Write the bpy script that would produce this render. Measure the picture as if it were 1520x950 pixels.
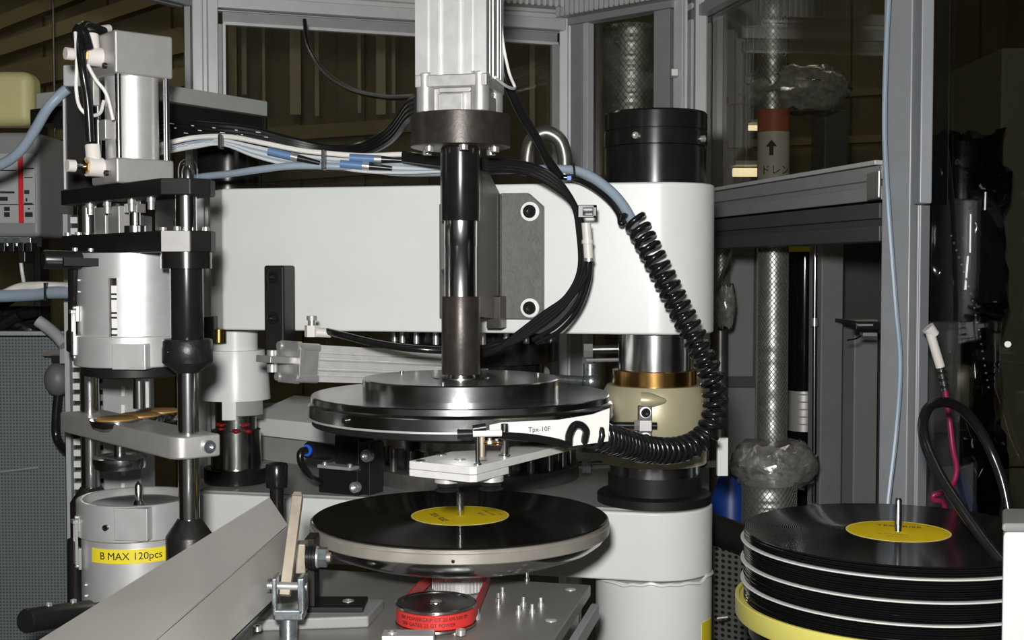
import bpy, bmesh, math, random
from mathutils import Vector, Matrix, Quaternion

random.seed(7)
for o in list(bpy.data.objects):
    bpy.data.objects.remove(o, do_unlink=True)
SC = bpy.context.scene
COL = SC.collection

# ------------------------------------------------------------------ camera
F = 1850.0                      # focal length in pixels of the 1520 px wide frame
CZ = 1.45
PITCH = math.atan(74.0 / F)
cam_d = bpy.data.cameras.new('camera')
cam_d.sensor_width = 36.0
cam_d.lens = 36.0 * F / 1520.0
cam_d.clip_start = 0.02
cam_d.clip_end = 60
cam = bpy.data.objects.new('camera', cam_d)
COL.objects.link(cam)
cam.location = (0, 0, CZ)
cam.rotation_euler = (math.pi / 2 - PITCH, 0, 0)
SC.camera = cam

# ------------------------------------------------------------------ world, lights, exposure
W = bpy.data.worlds.new('world')
SC.world = W
W.use_nodes = True
bg = W.node_tree.nodes['Background']
bg.inputs[0].default_value = (0.55, 0.56, 0.55, 1)
bg.inputs[1].default_value = 0.09


# the photographer's flash, a little above and left of the lens
fl = bpy.data.lights.new('camera_flash', 'SPOT')
fl.energy = 80.0
fl.color = (1.0, 0.99, 0.97)
fl.spot_size = math.radians(120)
fl.spot_blend = 0.3
fl.shadow_soft_size = 0.028
flo = bpy.data.objects.new('camera_flash', fl)
COL.objects.link(flo)
flo.location = (-0.03, -0.02, CZ + 0.085)
flo.rotation_euler = (math.pi / 2 - 0.03, 0, 0)

SC.view_settings.view_transform = 'Standard'
SC.view_settings.look = 'None'
SC.view_settings.exposure = 0.0
SC.view_settings.gamma = 1.0
SC.view_settings.use_curve_mapping = False

# ------------------------------------------------------------------ photo pixel -> place
FW = Vector((0, math.cos(PITCH), -math.sin(PITCH)))
UP = Vector((0, math.sin(PITCH), math.cos(PITCH)))

def P(px, py, Y):
    d = Vector(((px - 760) / F, 0, 0)) + UP * ((475 - py) / F) + FW
    return Vector((0, 0, CZ)) + d * (Y / d.y)

def Zr(py, Y):
    return P(760, py, Y).z

def mpp(py, Y):                 # metres per pixel at that row and distance
    return Y / (UP.y * ((475 - py) / F) + FW.y) / F

# ------------------------------------------------------------------ materials
MATS = {}

def mat(name, col, metal=0.0, rough=0.5, noise=0.0, nscale=40.0, bump=0.0, bscale=200.0, stretch=None,
        spec=0.5, coat=0.0, emit=None, estr=0.0, ior=1.5):
    if name in MATS:
        return MATS[name]
    m = bpy.data.materials.new(name)
    m.use_nodes = True
    nt = m.node_tree
    b = nt.nodes['Principled BSDF']
    b.inputs['Base Color'].default_value = (*col, 1)
    b.inputs['Metallic'].default_value = metal
    b.inputs['Roughness'].default_value = rough
    b.inputs['Specular IOR Level'].default_value = spec
    b.inputs['Coat Weight'].default_value = coat
    b.inputs['IOR'].default_value = ior
    if emit:
        b.inputs['Emission Color'].default_value = (*emit, 1)
        b.inputs['Emission Strength'].default_value = estr
    if noise or bump:
        tc = nt.nodes.new('ShaderNodeTexCoord')
        src = tc.outputs['Object']
        if stretch:
            mp = nt.nodes.new('ShaderNodeMapping')
            mp.inputs['Scale'].default_value = stretch
            nt.links.new(src, mp.inputs['Vector'])
            src = mp.outputs[0]
        if noise:
            n = nt.nodes.new('ShaderNodeTexNoise')
            n.inputs['Scale'].default_value = nscale
            n.inputs['Detail'].default_value = 5
            nt.links.new(src, n.inputs['Vector'])
            r = nt.nodes.new('ShaderNodeMapRange')
            r.inputs['From Min'].default_value = 0.3
            r.inputs['From Max'].default_value = 0.7
            r.inputs['To Min'].default_value = 1 - noise
            r.inputs['To Max'].default_value = 1 + noise
            nt.links.new(n.outputs['Fac'], r.inputs['Value'])
            mx = nt.nodes.new('ShaderNodeVectorMath')
            mx.operation = 'SCALE'
            mx.inputs[0].default_value = col
            nt.links.new(r.outputs[0], mx.inputs['Scale'])
            nt.links.new(mx.outputs[0], b.inputs['Base Color'])
            r2 = nt.nodes.new('ShaderNodeMapRange')
            r2.inputs['To Min'].default_value = max(0.02, rough * (1 - noise))
            r2.inputs['To Max'].default_value = min(1, rough * (1 + noise))
            nt.links.new(n.outputs['Fac'], r2.inputs['Value'])
            nt.links.new(r2.outputs[0], b.inputs['Roughness'])
        if bump:
            n2 = nt.nodes.new('ShaderNodeTexNoise')
            n2.inputs['Scale'].default_value = bscale
            n2.inputs['Detail'].default_value = 4
            nt.links.new(src, n2.inputs['Vector'])
            bp = nt.nodes.new('ShaderNodeBump')
            bp.inputs['Strength'].default_value = bump
            bp.inputs['Distance'].default_value = 0.001
            nt.links.new(n2.outputs['Fac'], bp.inputs['Height'])
            nt.links.new(bp.outputs[0], b.inputs['Normal'])
    MATS[name] = m
    return m

WHITE = mat('white_paint', (0.79, 0.81, 0.79), 0, 0.32, 0.02, 12)
GREYP = mat('grey_paint', (0.33, 0.345, 0.33), 0, 0.45, 0.05, 20)
ALU = mat('satin_aluminium', (0.50, 0.49, 0.475), 0.55, 0.42, 0.05, 60)
ALUB = mat('bright_aluminium', (0.74, 0.74, 0.735), 0.6, 0.36, 0.05, 60)
ALUC = mat('cast_aluminium', (0.56, 0.55, 0.54), 0.6, 0.40, 0.1, 80)
EXTR = mat('anodised_extrusion', (0.72, 0.73, 0.735), 0.25, 0.36, 0.03, 30)
POSTM = mat('blue_grey_anodised_post', (0.34, 0.36, 0.385), 0.2, 0.4, 0.03, 30)
POSTW = mat('bright_corner_post', (0.84, 0.87, 0.90), 0.1, 0.4, 0.02, 30)
PICK = mat('milled_aluminium', (0.80, 0.79, 0.77), 0.3, 0.4, 0.05, 80)
BULB = mat('dark_grey_rubber', (0.10, 0.105, 0.105), 0, 0.5)
EXTRD = mat('dull_extrusion', (0.36, 0.38, 0.375), 0.2, 0.45, 0.05, 30)
CHROME = mat('chrome_rod', (0.72, 0.72, 0.72), 1.0, 0.18, 0.08, 50)
STEEL = mat('polished_steel', (0.52, 0.525, 0.52), 1.0, 0.2, 0.15, 25)
PLATEN = mat('ground_steel_platen', (0.46, 0.475, 0.475), 1.0, 0.19, 0.2, 20)
SCREW = mat('bright_screw_steel', (0.78, 0.78, 0.76), 0.8, 0.3)
ZINC = mat('zinc_plated_steel', (0.42, 0.47, 0.50), 0.9, 0.28, 0.2, 120)
BLKOX = mat('black_oxide_steel', (0.013, 0.012, 0.0115), 0.1, 0.2, 0.12, 60)
BLKAN = mat('black_anodised_plate', (0.011, 0.010, 0.009), 0.0, 0.48, 0.1, 60, spec=0.3)
COLLAR = mat('textured_black_collar', (0.020, 0.018, 0.0165), 0.3, 0.36, 0.2, 300, 0.2, 400)
BRNOX = mat('brown_black_steel', (0.048, 0.040, 0.035), 0.45, 0.36, 0.2, 90, 0.1, 300)
DKGUN = mat('gunmetal_plate', (0.115, 0.112, 0.105), 0.3, 0.48, 0.15, 90, 0.2, 260)
BLKPL = mat('black_rubber_plastic', (0.012, 0.012, 0.013), 0, 0.28)
BLKCB = mat('black_cable_jacket', (0.010, 0.010, 0.011), 0, 0.22)
BLUEG = mat('blue_grey_hose', (0.30, 0.37, 0.45), 0, 0.35)
GREYC = mat('pale_grey_cable', (0.62, 0.64, 0.64), 0, 0.4)
WHITEC = mat('white_cable', (0.80, 0.78, 0.74), 0, 0.4)
BLUEC = mat('blue_connector', (0.12, 0.22, 0.42), 0, 0.4)
BLUEB = mat('bright_blue_ring', (0.03, 0.15, 0.75), 0, 0.4)
WHPL = mat('white_plastic_fitting', (0.74, 0.70, 0.66), 0, 0.4)
BRASS = mat('brass_ring', (0.62, 0.36, 0.12), 1.0, 0.2, 0.1, 60)
CHAMP = mat('champagne_paint', (0.50, 0.46, 0.30), 0.25, 0.4, 0.04, 30)
YELT = mat('yellow_tape', (0.80, 0.66, 0.03), 0, 0.45)
INK = mat('black_ink', (0.012, 0.011, 0.010), 0, 0.6)
INKB = mat('faded_ink', (0.10, 0.09, 0.02), 0, 0.6)
LABEL = mat('yellow_record_label', (0.86, 0.62, 0.02), 0, 0.6, 0.05, 40, ior=1.03)
LABRIM = mat('pale_label_edge', (0.86, 0.76, 0.25), 0, 0.6, ior=1.03)
BELT = mat('red_belt', (0.62, 0.035, 0.03), 0, 0.42, 0.06, 60)
CREAM = mat('platter_edge', (0.43, 0.40, 0.355), 0.5, 0.35, 0.1, 40)
BROWNW = mat('bronzed_insert', (0.42, 0.24, 0.08), 0.25, 0.45, 0.15, 100)
SHEET = mat('stainless_sheet', (0.54, 0.52, 0.495), 0.45, 0.38, 0.05, 6)
LEVER = mat('bare_steel_bar', (0.42, 0.36, 0.29), 0.5, 0.4, 0.12, 60)
PLATE = mat('machined_base_plate', (0.30, 0.29, 0.275), 0.35, 0.42, 0.10, 14)
YELF = mat('pale_yellow_ring', (0.74, 0.68, 0.16), 0, 0.5)
SEPW = mat('white_separator', (0.78, 0.77, 0.74), 0, 0.4)
OLIVE = mat('olive_wall_panel', (0.22, 0.185, 0.095), 0, 0.6, 0.15, 3)
OLIVEL = mat('pale_olive_strip', (0.38, 0.33, 0.21), 0, 0.5, 0.1, 3)
BROWNB = mat('brown_beam', (0.25, 0.20, 0.09), 0, 0.6, 0.15, 3)
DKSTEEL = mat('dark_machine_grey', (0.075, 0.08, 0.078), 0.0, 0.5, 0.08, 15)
MIDGREY = mat('mid_machine_grey', (0.26, 0.265, 0.26), 0.0, 0.5, 0.06, 15)
BLACKGL = mat('gloss_black', (0.006, 0.006, 0.007), 0, 0.1)
CONC = mat('concrete_floor', (0.22, 0.21, 0.19), 0, 0.7, 0.15, 4)
CEIL = mat('dark_ceiling', (0.20, 0.18, 0.12), 0, 0.8, 0.1, 2)
PALEY = mat('pale_olive_yellow_plastic', (0.50, 0.47, 0.22), 0, 0.5, 0.05, 10)
PANELG = mat('control_panel_grey', (0.42, 0.44, 0.44), 0, 0.5)
RED = mat('red_stripe', (0.65, 0.02, 0.03), 0, 0.45)
REDH = mat('crimson_hose', (0.24, 0.012, 0.06), 0, 0.35)
BLUEP = mat('blue_plastic', (0.01, 0.05, 0.28), 0, 0.4)
RUST = mat('red_brown_band', (0.40, 0.10, 0.05), 0, 0.5)
PIPEW = mat('white_pipe_wrap', (0.62, 0.60, 0.54), 0, 0.5)
GREASE = mat('red_grease', (0.22, 0.01, 0.012), 0, 0.2, 0.2, 80)
GLOW = mat('fluorescent_tube', (1, 0.9, 0.6), 0, 0.4, emit=(1.0, 0.85, 0.5), estr=1.2)
FOIL = mat('crinkled_silver_wrap', (0.66, 0.66, 0.64), 0.9, 0.42, 0.2, 60, 0.5, 60)
BUBBLE = mat('cloudy_plastic_film', (0.34, 0.34, 0.32), 0.4, 0.14, 0.35, 90, 1.0, 160)
NET = mat('net_strand', (0.13, 0.125, 0.115), 0.0, 0.4)
SILVLAB = mat('silver_nameplate', (0.66, 0.63, 0.60), 0.5, 0.4)
PIPEST = mat('dull_pipe_steel', (0.26, 0.25, 0.235), 0.8, 0.35, 0.15, 60)

def vinyl():
    m = mat('black_vinyl', (0.006, 0.006, 0.0065), 0, 0.13, spec=0.5)
    nt = m.node_tree
    b = nt.nodes['Principled BSDF']
    tc = nt.nodes.new('ShaderNodeTexCoord')
    w = nt.nodes.new('ShaderNodeTexWave')
    w.wave_type = 'RINGS'
    w.rings_direction = 'Z'
    w.inputs['Scale'].default_value = 160
    w.inputs['Distortion'].default_value = 0.4
    nt.links.new(tc.outputs['Object'], w.inputs['Vector'])
    bp = nt.nodes.new('ShaderNodeBump')
    bp.inputs['Strength'].default_value = 0.12
    bp.inputs['Distance'].default_value = 0.0006
    nt.links.new(w.outputs['Fac'], bp.inputs['Height'])
    nt.links.new(bp.outputs[0], b.inputs['Normal'])
    return m
VINYL = vinyl()

def glass(name, tint, refl):
    m = bpy.data.materials.new(name)
    m.use_nodes = True
    nt = m.node_tree
    nt.nodes.remove(nt.nodes['Principled BSDF'])
    out = nt.nodes['Material Output']
    tr = nt.nodes.new('ShaderNodeBsdfTransparent')
    tr.inputs[0].default_value = (*tint, 1)
    gl = nt.nodes.new('ShaderNodeBsdfGlossy')
    gl.inputs['Roughness'].default_value = 0.02
    gl.inputs['Color'].default_value = (0.9, 0.9, 0.9, 1)
    lw_ = nt.nodes.new('ShaderNodeLayerWeight')
    lw_.inputs['Blend'].default_value = 0.5
    pw_ = nt.nodes.new('ShaderNodeMath')
    pw_.operation = 'POWER'
    pw_.inputs[1].default_value = 5.0
    nt.links.new(lw_.outputs['Facing'], pw_.inputs[0])
    fr = nt.nodes.new('ShaderNodeMapRange')
    fr.inputs['To Min'].default_value = refl
    nt.links.new(pw_.outputs[0], fr.inputs['Value'])
    mx = nt.nodes.new('ShaderNodeMixShader')
    nt.links.new(fr.outputs[0], mx.inputs[0])
    nt.links.new(tr.outputs[0], mx.inputs[1])
    nt.links.new(gl.outputs[0], mx.inputs[2])
    nt.links.new(mx.outputs[0], out.inputs[0])
    MATS[name] = m
    return m
GLASS = glass('window_glass', (0.88, 0.88, 0.85), 0.04)
SMOKE = glass('smoked_glass', (0.62, 0.63, 0.63), 0.05)
CLEARD = glass('clear_plastic', (0.9, 0.9, 0.9), 0.08)

def perforated(name, col, hole, pitch):
    m = mat(name, col, 0, 0.5)
    nt = m.node_tree
    b = nt.nodes['Principled BSDF']
    tc = nt.nodes.new('ShaderNodeTexCoord')
    mp = nt.nodes.new('ShaderNodeMapping')
    mp.inputs['Scale'].default_value = (1 / pitch,) * 3
    nt.links.new(tc.outputs['UV'], mp.inputs[0])
    v = nt.nodes.new('ShaderNodeTexVoronoi')
    v.voronoi_dimensions = '2D'
    v.inputs['Randomness'].default_value = 0.0
    v.inputs['Scale'].default_value = 1.0
    nt.links.new(mp.outputs[0], v.inputs['Vector'])
    r = nt.nodes.new('ShaderNodeMapRange')
    r.inputs['From Min'].default_value = 0.27
    r.inputs['From Max'].default_value = 0.33
    nt.links.new(v.outputs['Distance'], r.inputs['Value'])
    mx = nt.nodes.new('ShaderNodeMix')
    mx.data_type = 'RGBA'
    mx.inputs[6].default_value = (*hole, 1)
    mx.inputs[7].default_value = (*col, 1)
    nt.links.new(r.outputs[0], mx.inputs[0])
    nt.links.new(mx.outputs[2], b.inputs['Base Color'])
    return m
PERF = perforated('perforated_grey_screen', (0.125, 0.145, 0.15), (0.045, 0.05, 0.05), 0.0042)
PERFD = perforated('perforated_dark_screen', (0.10, 0.10, 0.09), (0.004, 0.004, 0.004), 0.0085)

# ------------------------------------------------------------------ mesh builder
def catmull(pts, n=8, closed=False):
    pts = [Vector(p) for p in pts]
    if len(pts) == 2:
        return [pts[0].lerp(pts[1], i / n) for i in range(n + 1)]
    out = []
    L = len(pts)
    for i in range(L if closed else L - 1):
        if closed:
            p0, p1, p2, p3 = pts[i - 1], pts[i], pts[(i + 1) % L], pts[(i + 2) % L]
        else:
            p1, p2 = pts[i], pts[i + 1]
            p0 = pts[i - 1] if i else p1 * 2 - p2
            p3 = pts[i + 2] if i + 2 < L else p2 * 2 - p1
        for k in range(n):
            t = k / n
            out.append(0.5 * ((2 * p1) + (p2 - p0) * t + (2 * p0 - 5 * p1 + 4 * p2 - p3) * t * t
                              + (3 * p1 - p0 - 3 * p2 + p3) * t ** 3))
    if not closed:
        out.append(pts[-1])
    return out

def frames(path):
    T = []
    for i in range(len(path)):
        a = path[max(0, i - 1)]
        b = path[min(len(path) - 1, i + 1)]
        T.append((b - a).normalized())
    n = T[0].orthogonal().normalized()
    N = [n]
    for i in range(1, len(T)):
        q = T[i - 1].rotation_difference(T[i])
        n = q @ N[-1]
        n = (n - T[i] * n.dot(T[i])).normalized()
        N.append(n)
    return T, N, [t.cross(n) for t, n in zip(T, N)]

class MB:
    def __init__(s):
        s.v = []
        s.f = []
    def add(s, vs, fs):
        b = len(s.v)
        s.v += [Vector(v) for v in vs]
        s.f += [[i + b for i in f] for f in fs]
        return s
    def gprism(s, poly, o, ex, ey, en, t0, t1, scale1=1.0):
        n = len(poly)
        o, ex, ey, en = map(Vector, (o, ex, ey, en))
        lo = [o + ex * x + ey * y + en * t0 for x, y in poly]
        hi = [o + ex * x * scale1 + ey * y * scale1 + en * t1 for x, y in poly]
        fs = [list(range(n))[::-1], list(range(n, 2 * n))]
        fs += [[i, (i + 1) % n, n + (i + 1) % n, n + i] for i in range(n)]
        return s.add(lo + hi, fs)
    def prism(s, poly, z0, z1):
        return s.gprism(poly, (0, 0, 0), (1, 0, 0), (0, 1, 0), (0, 0, 1), z0, z1)
    def box(s, x0, x1, y0, y1, z0, z1):
        return s.prism([(x0, y0), (x1, y0), (x1, y1), (x0, y1)], z0, z1)
    def fbox(s, fr, a0, a1, b0, b1, z0, z1):
        return s.prism([fr(a0, b0), fr(a1, b0), fr(a1, b1), fr(a0, b1)], z0, z1)
    def pbox(s, px0, py0, px1, py1, Y0, Y1):       # front face at distance Y0, depth to Y1
        m = (py0 + py1) / 2
        return s.box(P(px0, m, Y0).x, P(px1, m, Y0).x, Y0, Y1, Zr(py1, Y0), Zr(py0, Y0))
    def obox(s, c, ex, ey, ez, sx, sy, sz):
        c = Vector(c)
        return s.gprism([(-sx / 2, -sy / 2), (sx / 2, -sy / 2), (sx / 2, sy / 2), (-sx / 2, sy / 2)], c, ex, ey, ez, -sz / 2, sz / 2)
    def lathe(s, prof, c=(0, 0), seg=48, ring=False):
        return s.lathe_ax([(r, z) for r, z in prof], (c[0], c[1], 0), (0, 0, 1), seg, ring)
    def lathe_ax(s, prof, o, axis, seg=32, ring=False):
        o = Vector(o)
        ax = Vector(axis).normalized()
        e1 = Vector((1, 0, 0)) if abs(ax.z) > 0.99 else ax.orthogonal().normalized()
        e2 = ax.cross(e1)
        vs, rings = [], []
        for r, h in prof:
            if r < 1e-7:
                rings.append([len(vs)])
                vs.append(o + ax * h)
            else:
                rings.append(list(range(len(vs), len(vs) + seg)))
                for k in range(seg):
                    a = 2 * math.pi * k / seg
                    vs.append(o + ax * h + e1 * (r * math.cos(a)) + e2 * (r * math.sin(a)))
        fs = []
        for A, B in zip(rings, rings[1:] + (rings[:1] if ring else [])):
            if len(A) == 1 and len(B) == 1:
                continue
            for k in range(seg):
                k2 = (k + 1) % seg
                if len(A) == 1:
                    fs.append([A[0], B[k2], B[k]])
                elif len(B) == 1:
                    fs.append([A[k], A[k2], B[0]])
                else:
                    fs.append([A[k], A[k2], B[k2], B[k]])
        if ring:
            return s.add(vs, fs)
        if len(rings[0]) > 1:
            fs.append(rings[0][::-1])
        if len(rings[-1]) > 1:
            fs.append(rings[-1])
        return s.add(vs, fs)
    def cyl(s, p0, p1, r, seg=24, r2=None):
        p0, p1 = Vector(p0), Vector(p1)
        d = p1 - p0
        return s.lathe_ax([(r, 0), (r if r2 is None else r2, d.length)], p0, d, seg)
    def tube(s, pts, r, seg=10, n=8, closed=False, raw=False):
        path = [Vector(p) for p in pts] if raw else catmull(pts, n, closed)
        T, N, B = frames(path)
        vs, fs = [], []
        L = len(path)
        for i in range(L):
            ri = r(i / (L - 1)) if callable(r) else r
            for k in range(seg):
                a = 2 * math.pi * k / seg
                vs.append(path[i] + N[i] * (ri * math.cos(a)) + B[i] * (ri * math.sin(a)))
        for i in range(L if closed else L - 1):
            j = (i + 1) % L
            for k in range(seg):
                k2 = (k + 1) % seg
                fs.append([i * seg + k, i * seg + k2, j * seg + k2, j * seg + k])
        if not closed:
            fs.append(list(range(seg))[::-1])
            fs.append([(L - 1) * seg + k for k in range(seg)])
        return s.add(vs, fs)
    def sphere(s, c, r, seg=16, rings=10, sz=1.0):
        prof = [(r * math.sin(math.pi * i / rings), -r * sz * math.cos(math.pi * i / rings)) for i in range(rings + 1)]
        prof[0] = (0, prof[0][1])
        prof[-1] = (0, prof[-1][1])
        return s.lathe_ax(prof, c, (0, 0, 1), seg)
    def arcwall(s, c, r0, r1, a0, a1, z0, z1, seg=40):        # a curved wall over an angle range
        vs, fs = [], []
        for k in range(seg + 1):
            a = a0 + (a1 - a0) * k / seg
            ca, sa = math.cos(a), math.sin(a)
            for r, z in ((r0, z0), (r1, z0), (r1, z1), (r0, z1)):
                vs.append((c[0] + r * ca, c[1] + r * sa, z))
        for k in range(seg):
            for j in range(4):
                j2 = (j + 1) % 4
                fs.append([4 * k + j, 4 * k + j2, 4 * k + 4 + j2, 4 * k + 4 + j])
        fs.append([3, 2, 1, 0])
        fs.append([4 * seg + j for j in range(4)])
        return s.add(vs, fs)
    def sheet(s, grid, t):        # thickened quad grid, grid[i][j] = points
        ni, nj = len(grid), len(grid[0])
        g = [[Vector(p) for p in row] for row in grid]
        def nrm(i, j):
            a = g[min(i + 1, ni - 1)][j] - g[max(i - 1, 0)][j]
            b = g[i][min(j + 1, nj - 1)] - g[i][max(j - 1, 0)]
            return a.cross(b).normalized()
        vs = [g[i][j] for i in range(ni) for j in range(nj)]
        vs += [g[i][j] + nrm(i, j) * t for i in range(ni) for j in range(nj)]
        o = ni * nj
        fs = []
        for i in range(ni - 1):
            for j in range(nj - 1):
                q = [i * nj + j, (i + 1) * nj + j, (i + 1) * nj + j + 1, i * nj + j + 1]
                fs.append(q[::-1])
                fs.append([k + o for k in q])
        bd = [(i, 0) for i in range(ni)] + [(ni - 1, j) for j in range(1, nj)] + [(i, nj - 1) for i in range(ni - 2, -1, -1)] + [(0, j) for j in range(nj - 2, 0, -1)]
        for a, b in zip(bd, bd[1:] + bd[:1]):
            ia, ib = a[0] * nj + a[1], b[0] * nj + b[1]
            fs.append([ia, ib, ib + o, ia + o])
        return s.add(vs, fs)

WL = {}          # world position of every parent

def finish(me, m, smooth):
    me.materials.append(m)
    if smooth:
        for p in me.polygons:
            p.use_smooth = True
        me.set_sharp_from_angle(angle=math.radians(smooth))

def tag(o, label=None, cat=None, group=None, kind=None):
    if label:
        o['label'] = label
    if cat:
        o['category'] = cat
    if group:
        o['group'] = group
    if kind:
        o['kind'] = kind
    return o

def wloc(o):
    return WL[o.name]

def thing(name, label, cat, loc, group=None, kind=None):
    o = bpy.data.objects.new(name, None)
    COL.objects.link(o)
    o.location = loc
    o.empty_display_size = 0.02
    WL[o.name] = Vector(loc)
    return tag(o, label, cat, group, kind)

def build(mb, name, m, parent=None, label=None, cat=None, group=None, kind=None, bevel=0.0, smooth=38, loc=None, bseg=2):
    xs = [v.x for v in mb.v]; ys = [v.y for v in mb.v]; zs = [v.z for v in mb.v]
    if parent is None and loc is None:
        loc = Vector(((min(xs) + max(xs)) / 2, (min(ys) + max(ys)) / 2, min(zs)))
    elif loc is None:
        loc = wloc(parent)
    loc = Vector(loc)
    me = bpy.data.meshes.new(name)
    me.from_pydata([v - loc for v in mb.v], [], mb.f)
    bm = bmesh.new()
    bm.from_mesh(me)
    bmesh.ops.recalc_face_normals(bm, faces=bm.faces)
    bm.to_mesh(me)
    bm.free()
    finish(me, m, smooth)
    o = bpy.data.objects.new(name, me)
    COL.objects.link(o)
    if parent:
        o.parent = parent
        o.location = loc - wloc(parent)
    else:
        o.location = loc
    WL[o.name] = loc
    if bevel:
        b = o.modifiers.new('bevel', 'BEVEL')
        b.width = bevel
        b.segments = bseg
        b.limit_method = 'ANGLE'
        b.angle_limit = math.radians(40)
        b.harden_normals = True
    return tag(o, label, cat, group, kind)

def uvplane(o, ex, ey):          # metre-scaled UV for perforated sheets
    me = o.data
    uv = me.uv_layers.new(name='UVMap')
    ex, ey = Vector(ex), Vector(ey)
    for l in me.loops:
        c = me.vertices[l.vertex_index].co
        uv.data[l.index].uv = (c.dot(ex), c.dot(ey))

def unit_mesh(name, mb, m, smooth=38):
    me = bpy.data.meshes.new(name)
    me.from_pydata(mb.v, [], mb.f)
    bm = bmesh.new()
    bm.from_mesh(me)
    bmesh.ops.recalc_face_normals(bm, faces=bm.faces)
    bm.to_mesh(me)
    bm.free()
    finish(me, m, smooth)
    return me

def hexagon(r):
    return [(r * math.cos(math.pi / 3 * k), r * math.sin(math.pi / 3 * k)) for k in range(6)]

def sock_mb():
    b = MB()
    b.lathe_ax([(1, 0), (1, 1.0), (0.92, 1.1), (0.56, 1.1), (0.5, 1.05), (0.5, 0.55), (0, 0.5)], (0, 0, 0), (0, 0, 1), 16)
    return b
SOCK_B = unit_mesh('socket_bolt_black', sock_mb(), BLKOX)
SOCK_S = unit_mesh('socket_bolt_bright', sock_mb(), SCREW)
SOCK_Z = unit_mesh('socket_bolt_zinc', sock_mb(), ZINC)
_h = MB()
_h.gprism(hexagon(1), (0, 0, 0), (1, 0, 0), (0, 1, 0), (0, 0, 1), 0, 0.8)
_h.lathe_ax([(0.55, 0.8), (0.55, 1.5), (0.45, 1.6)], (0, 0, 0), (0, 0, 1), 12)
HEX_Z = unit_mesh('hex_nut_zinc', _h, ZINC)
HEX_S = unit_mesh('hex_nut_bright', _h, SCREW)
_w = MB()
_w.lathe_ax([(1, 0), (1, 0.18), (0.5, 0.18), (0.5, 0)], (0, 0, 0), (0, 0, 1), 20, True)
WASH_S = unit_mesh('washer_bright', _w, ALUB)

def put(me, name, p, direction, r, parent, label=None):
    o = bpy.data.objects.new(name, me)
    COL.objects.link(o)
    o.parent = parent
    o.location = Vector(p) - wloc(parent)
    o.rotation_mode = 'QUATERNION'
    o.rotation_quaternion = Vector((0, 0, 1)).rotation_difference(Vector(direction).normalized())
    o.scale = (r, r, r)
    if label:
        o['label'] = label
    return o

def text_mb(s, size, thick=0.0003, align='CENTER', shear=0.0):
    c = bpy.data.curves.new('t', 'FONT')
    c.body = s
    c.size = size
    c.extrude = thick
    c.align_x = align
    c.align_y = 'CENTER'
    c.shear = shear
    c.resolution_u = 3
    o = bpy.data.objects.new('t', c)
    COL.objects.link(o)
    dg = bpy.context.evaluated_depsgraph_get()
    me = bpy.data.meshes.new_from_object(o.evaluated_get(dg))
    b = MB()
    b.v = [v.co.copy() for v in me.vertices]
    b.f = [list(p.vertices) for p in me.polygons]
    bpy.data.objects.remove(o, do_unlink=True)
    bpy.data.curves.remove(c)
    bpy.data.meshes.remove(me)
    return b

def place_text(b, o, ex, ey):
    o, ex, ey = Vector(o), Vector(ex).normalized(), Vector(ey).normalized()
    en = ex.cross(ey)
    b.v = [o + ex * v.x + ey * v.y + en * v.z for v in b.v]
    return b

def wrap_text(b, c, r, a, z):     # wrap onto a vertical cylinder, centred at angle a (seen from outside, x runs with the angle)
    out = []
    for v in b.v:
        t = a + v.x / r
        rr = r + v.z
        out.append(Vector((c[0] + rr * math.cos(t), c[1] + rr * math.sin(t), z + v.y)))
    b.v = out
    return b

def frame2(o, ex, ey):
    return lambda a, b: (o[0] + ex[0] * a + ey[0] * b, o[1] + ex[1] * a + ey[1] * b)

def circle_pts(c, r, a0, a1, n):
    return [(c[0] + r * math.cos(a0 + (a1 - a0) * k / n), c[1] + r * math.sin(a0 + (a1 - a0) * k / n)) for k in range(n + 1)]

def pl(axis, rows, ref=None):      # lathe profile from photo rows: (row, half width in px) read at the axis distance
    Y = axis[1]
    return [(hw * mpp(py, Y), Zr(py, Y)) for py, hw in rows][::-1]

# ================================================================== the hall
build(MB().box(-4.5, 4.5, -2.5, 6.0, -0.05, 0.0), 'floor', CONC, kind='structure')
build(MB().box(-4.5, 4.5, -2.5, 6.0, 3.6, 3.7), 'ceiling', CEIL, kind='structure')
wb = build(MB().box(-4.5, 4.5, 5.9, 6.0, 0, 3.6), 'wall_back', OLIVE, kind='structure')
for k in range(30):
    x = -4.35 + k * 0.3
    build(MB().box(x - 0.06, x + 0.06, 5.86, 5.9, 0, 3.6), 'panel_rib', OLIVE, wb)
build(MB().box(-4.6, -4.5, -2.5, 6.0, 0, 3.6), 'wall_left', OLIVE, kind='structure')
build(MB().box(4.5, 4.6, -2.5, 6.0, 0, 3.6), 'wall_right', DKSTEEL, kind='structure')

def beam(px0, py0, px1, py1, Y, h, m, label, cat='beam', name='overhead_beam', group=None, dY=0.06):
    a, b = P(px0, py0, Y), P(px1, py1, Y)
    d = (b - a).normalized()
    up = Vector((0, 1, 0)).cross(d) * -1
    up = d.cross(Vector((0, 1, 0))) * -1
    mb = MB().obox((a + b) / 2, d, Vector((0, 1, 0)), d.cross(Vector((0, 1, 0))), (b - a).length, dY, h)
    return build(mb, name, m, None, label, cat, group)

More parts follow.
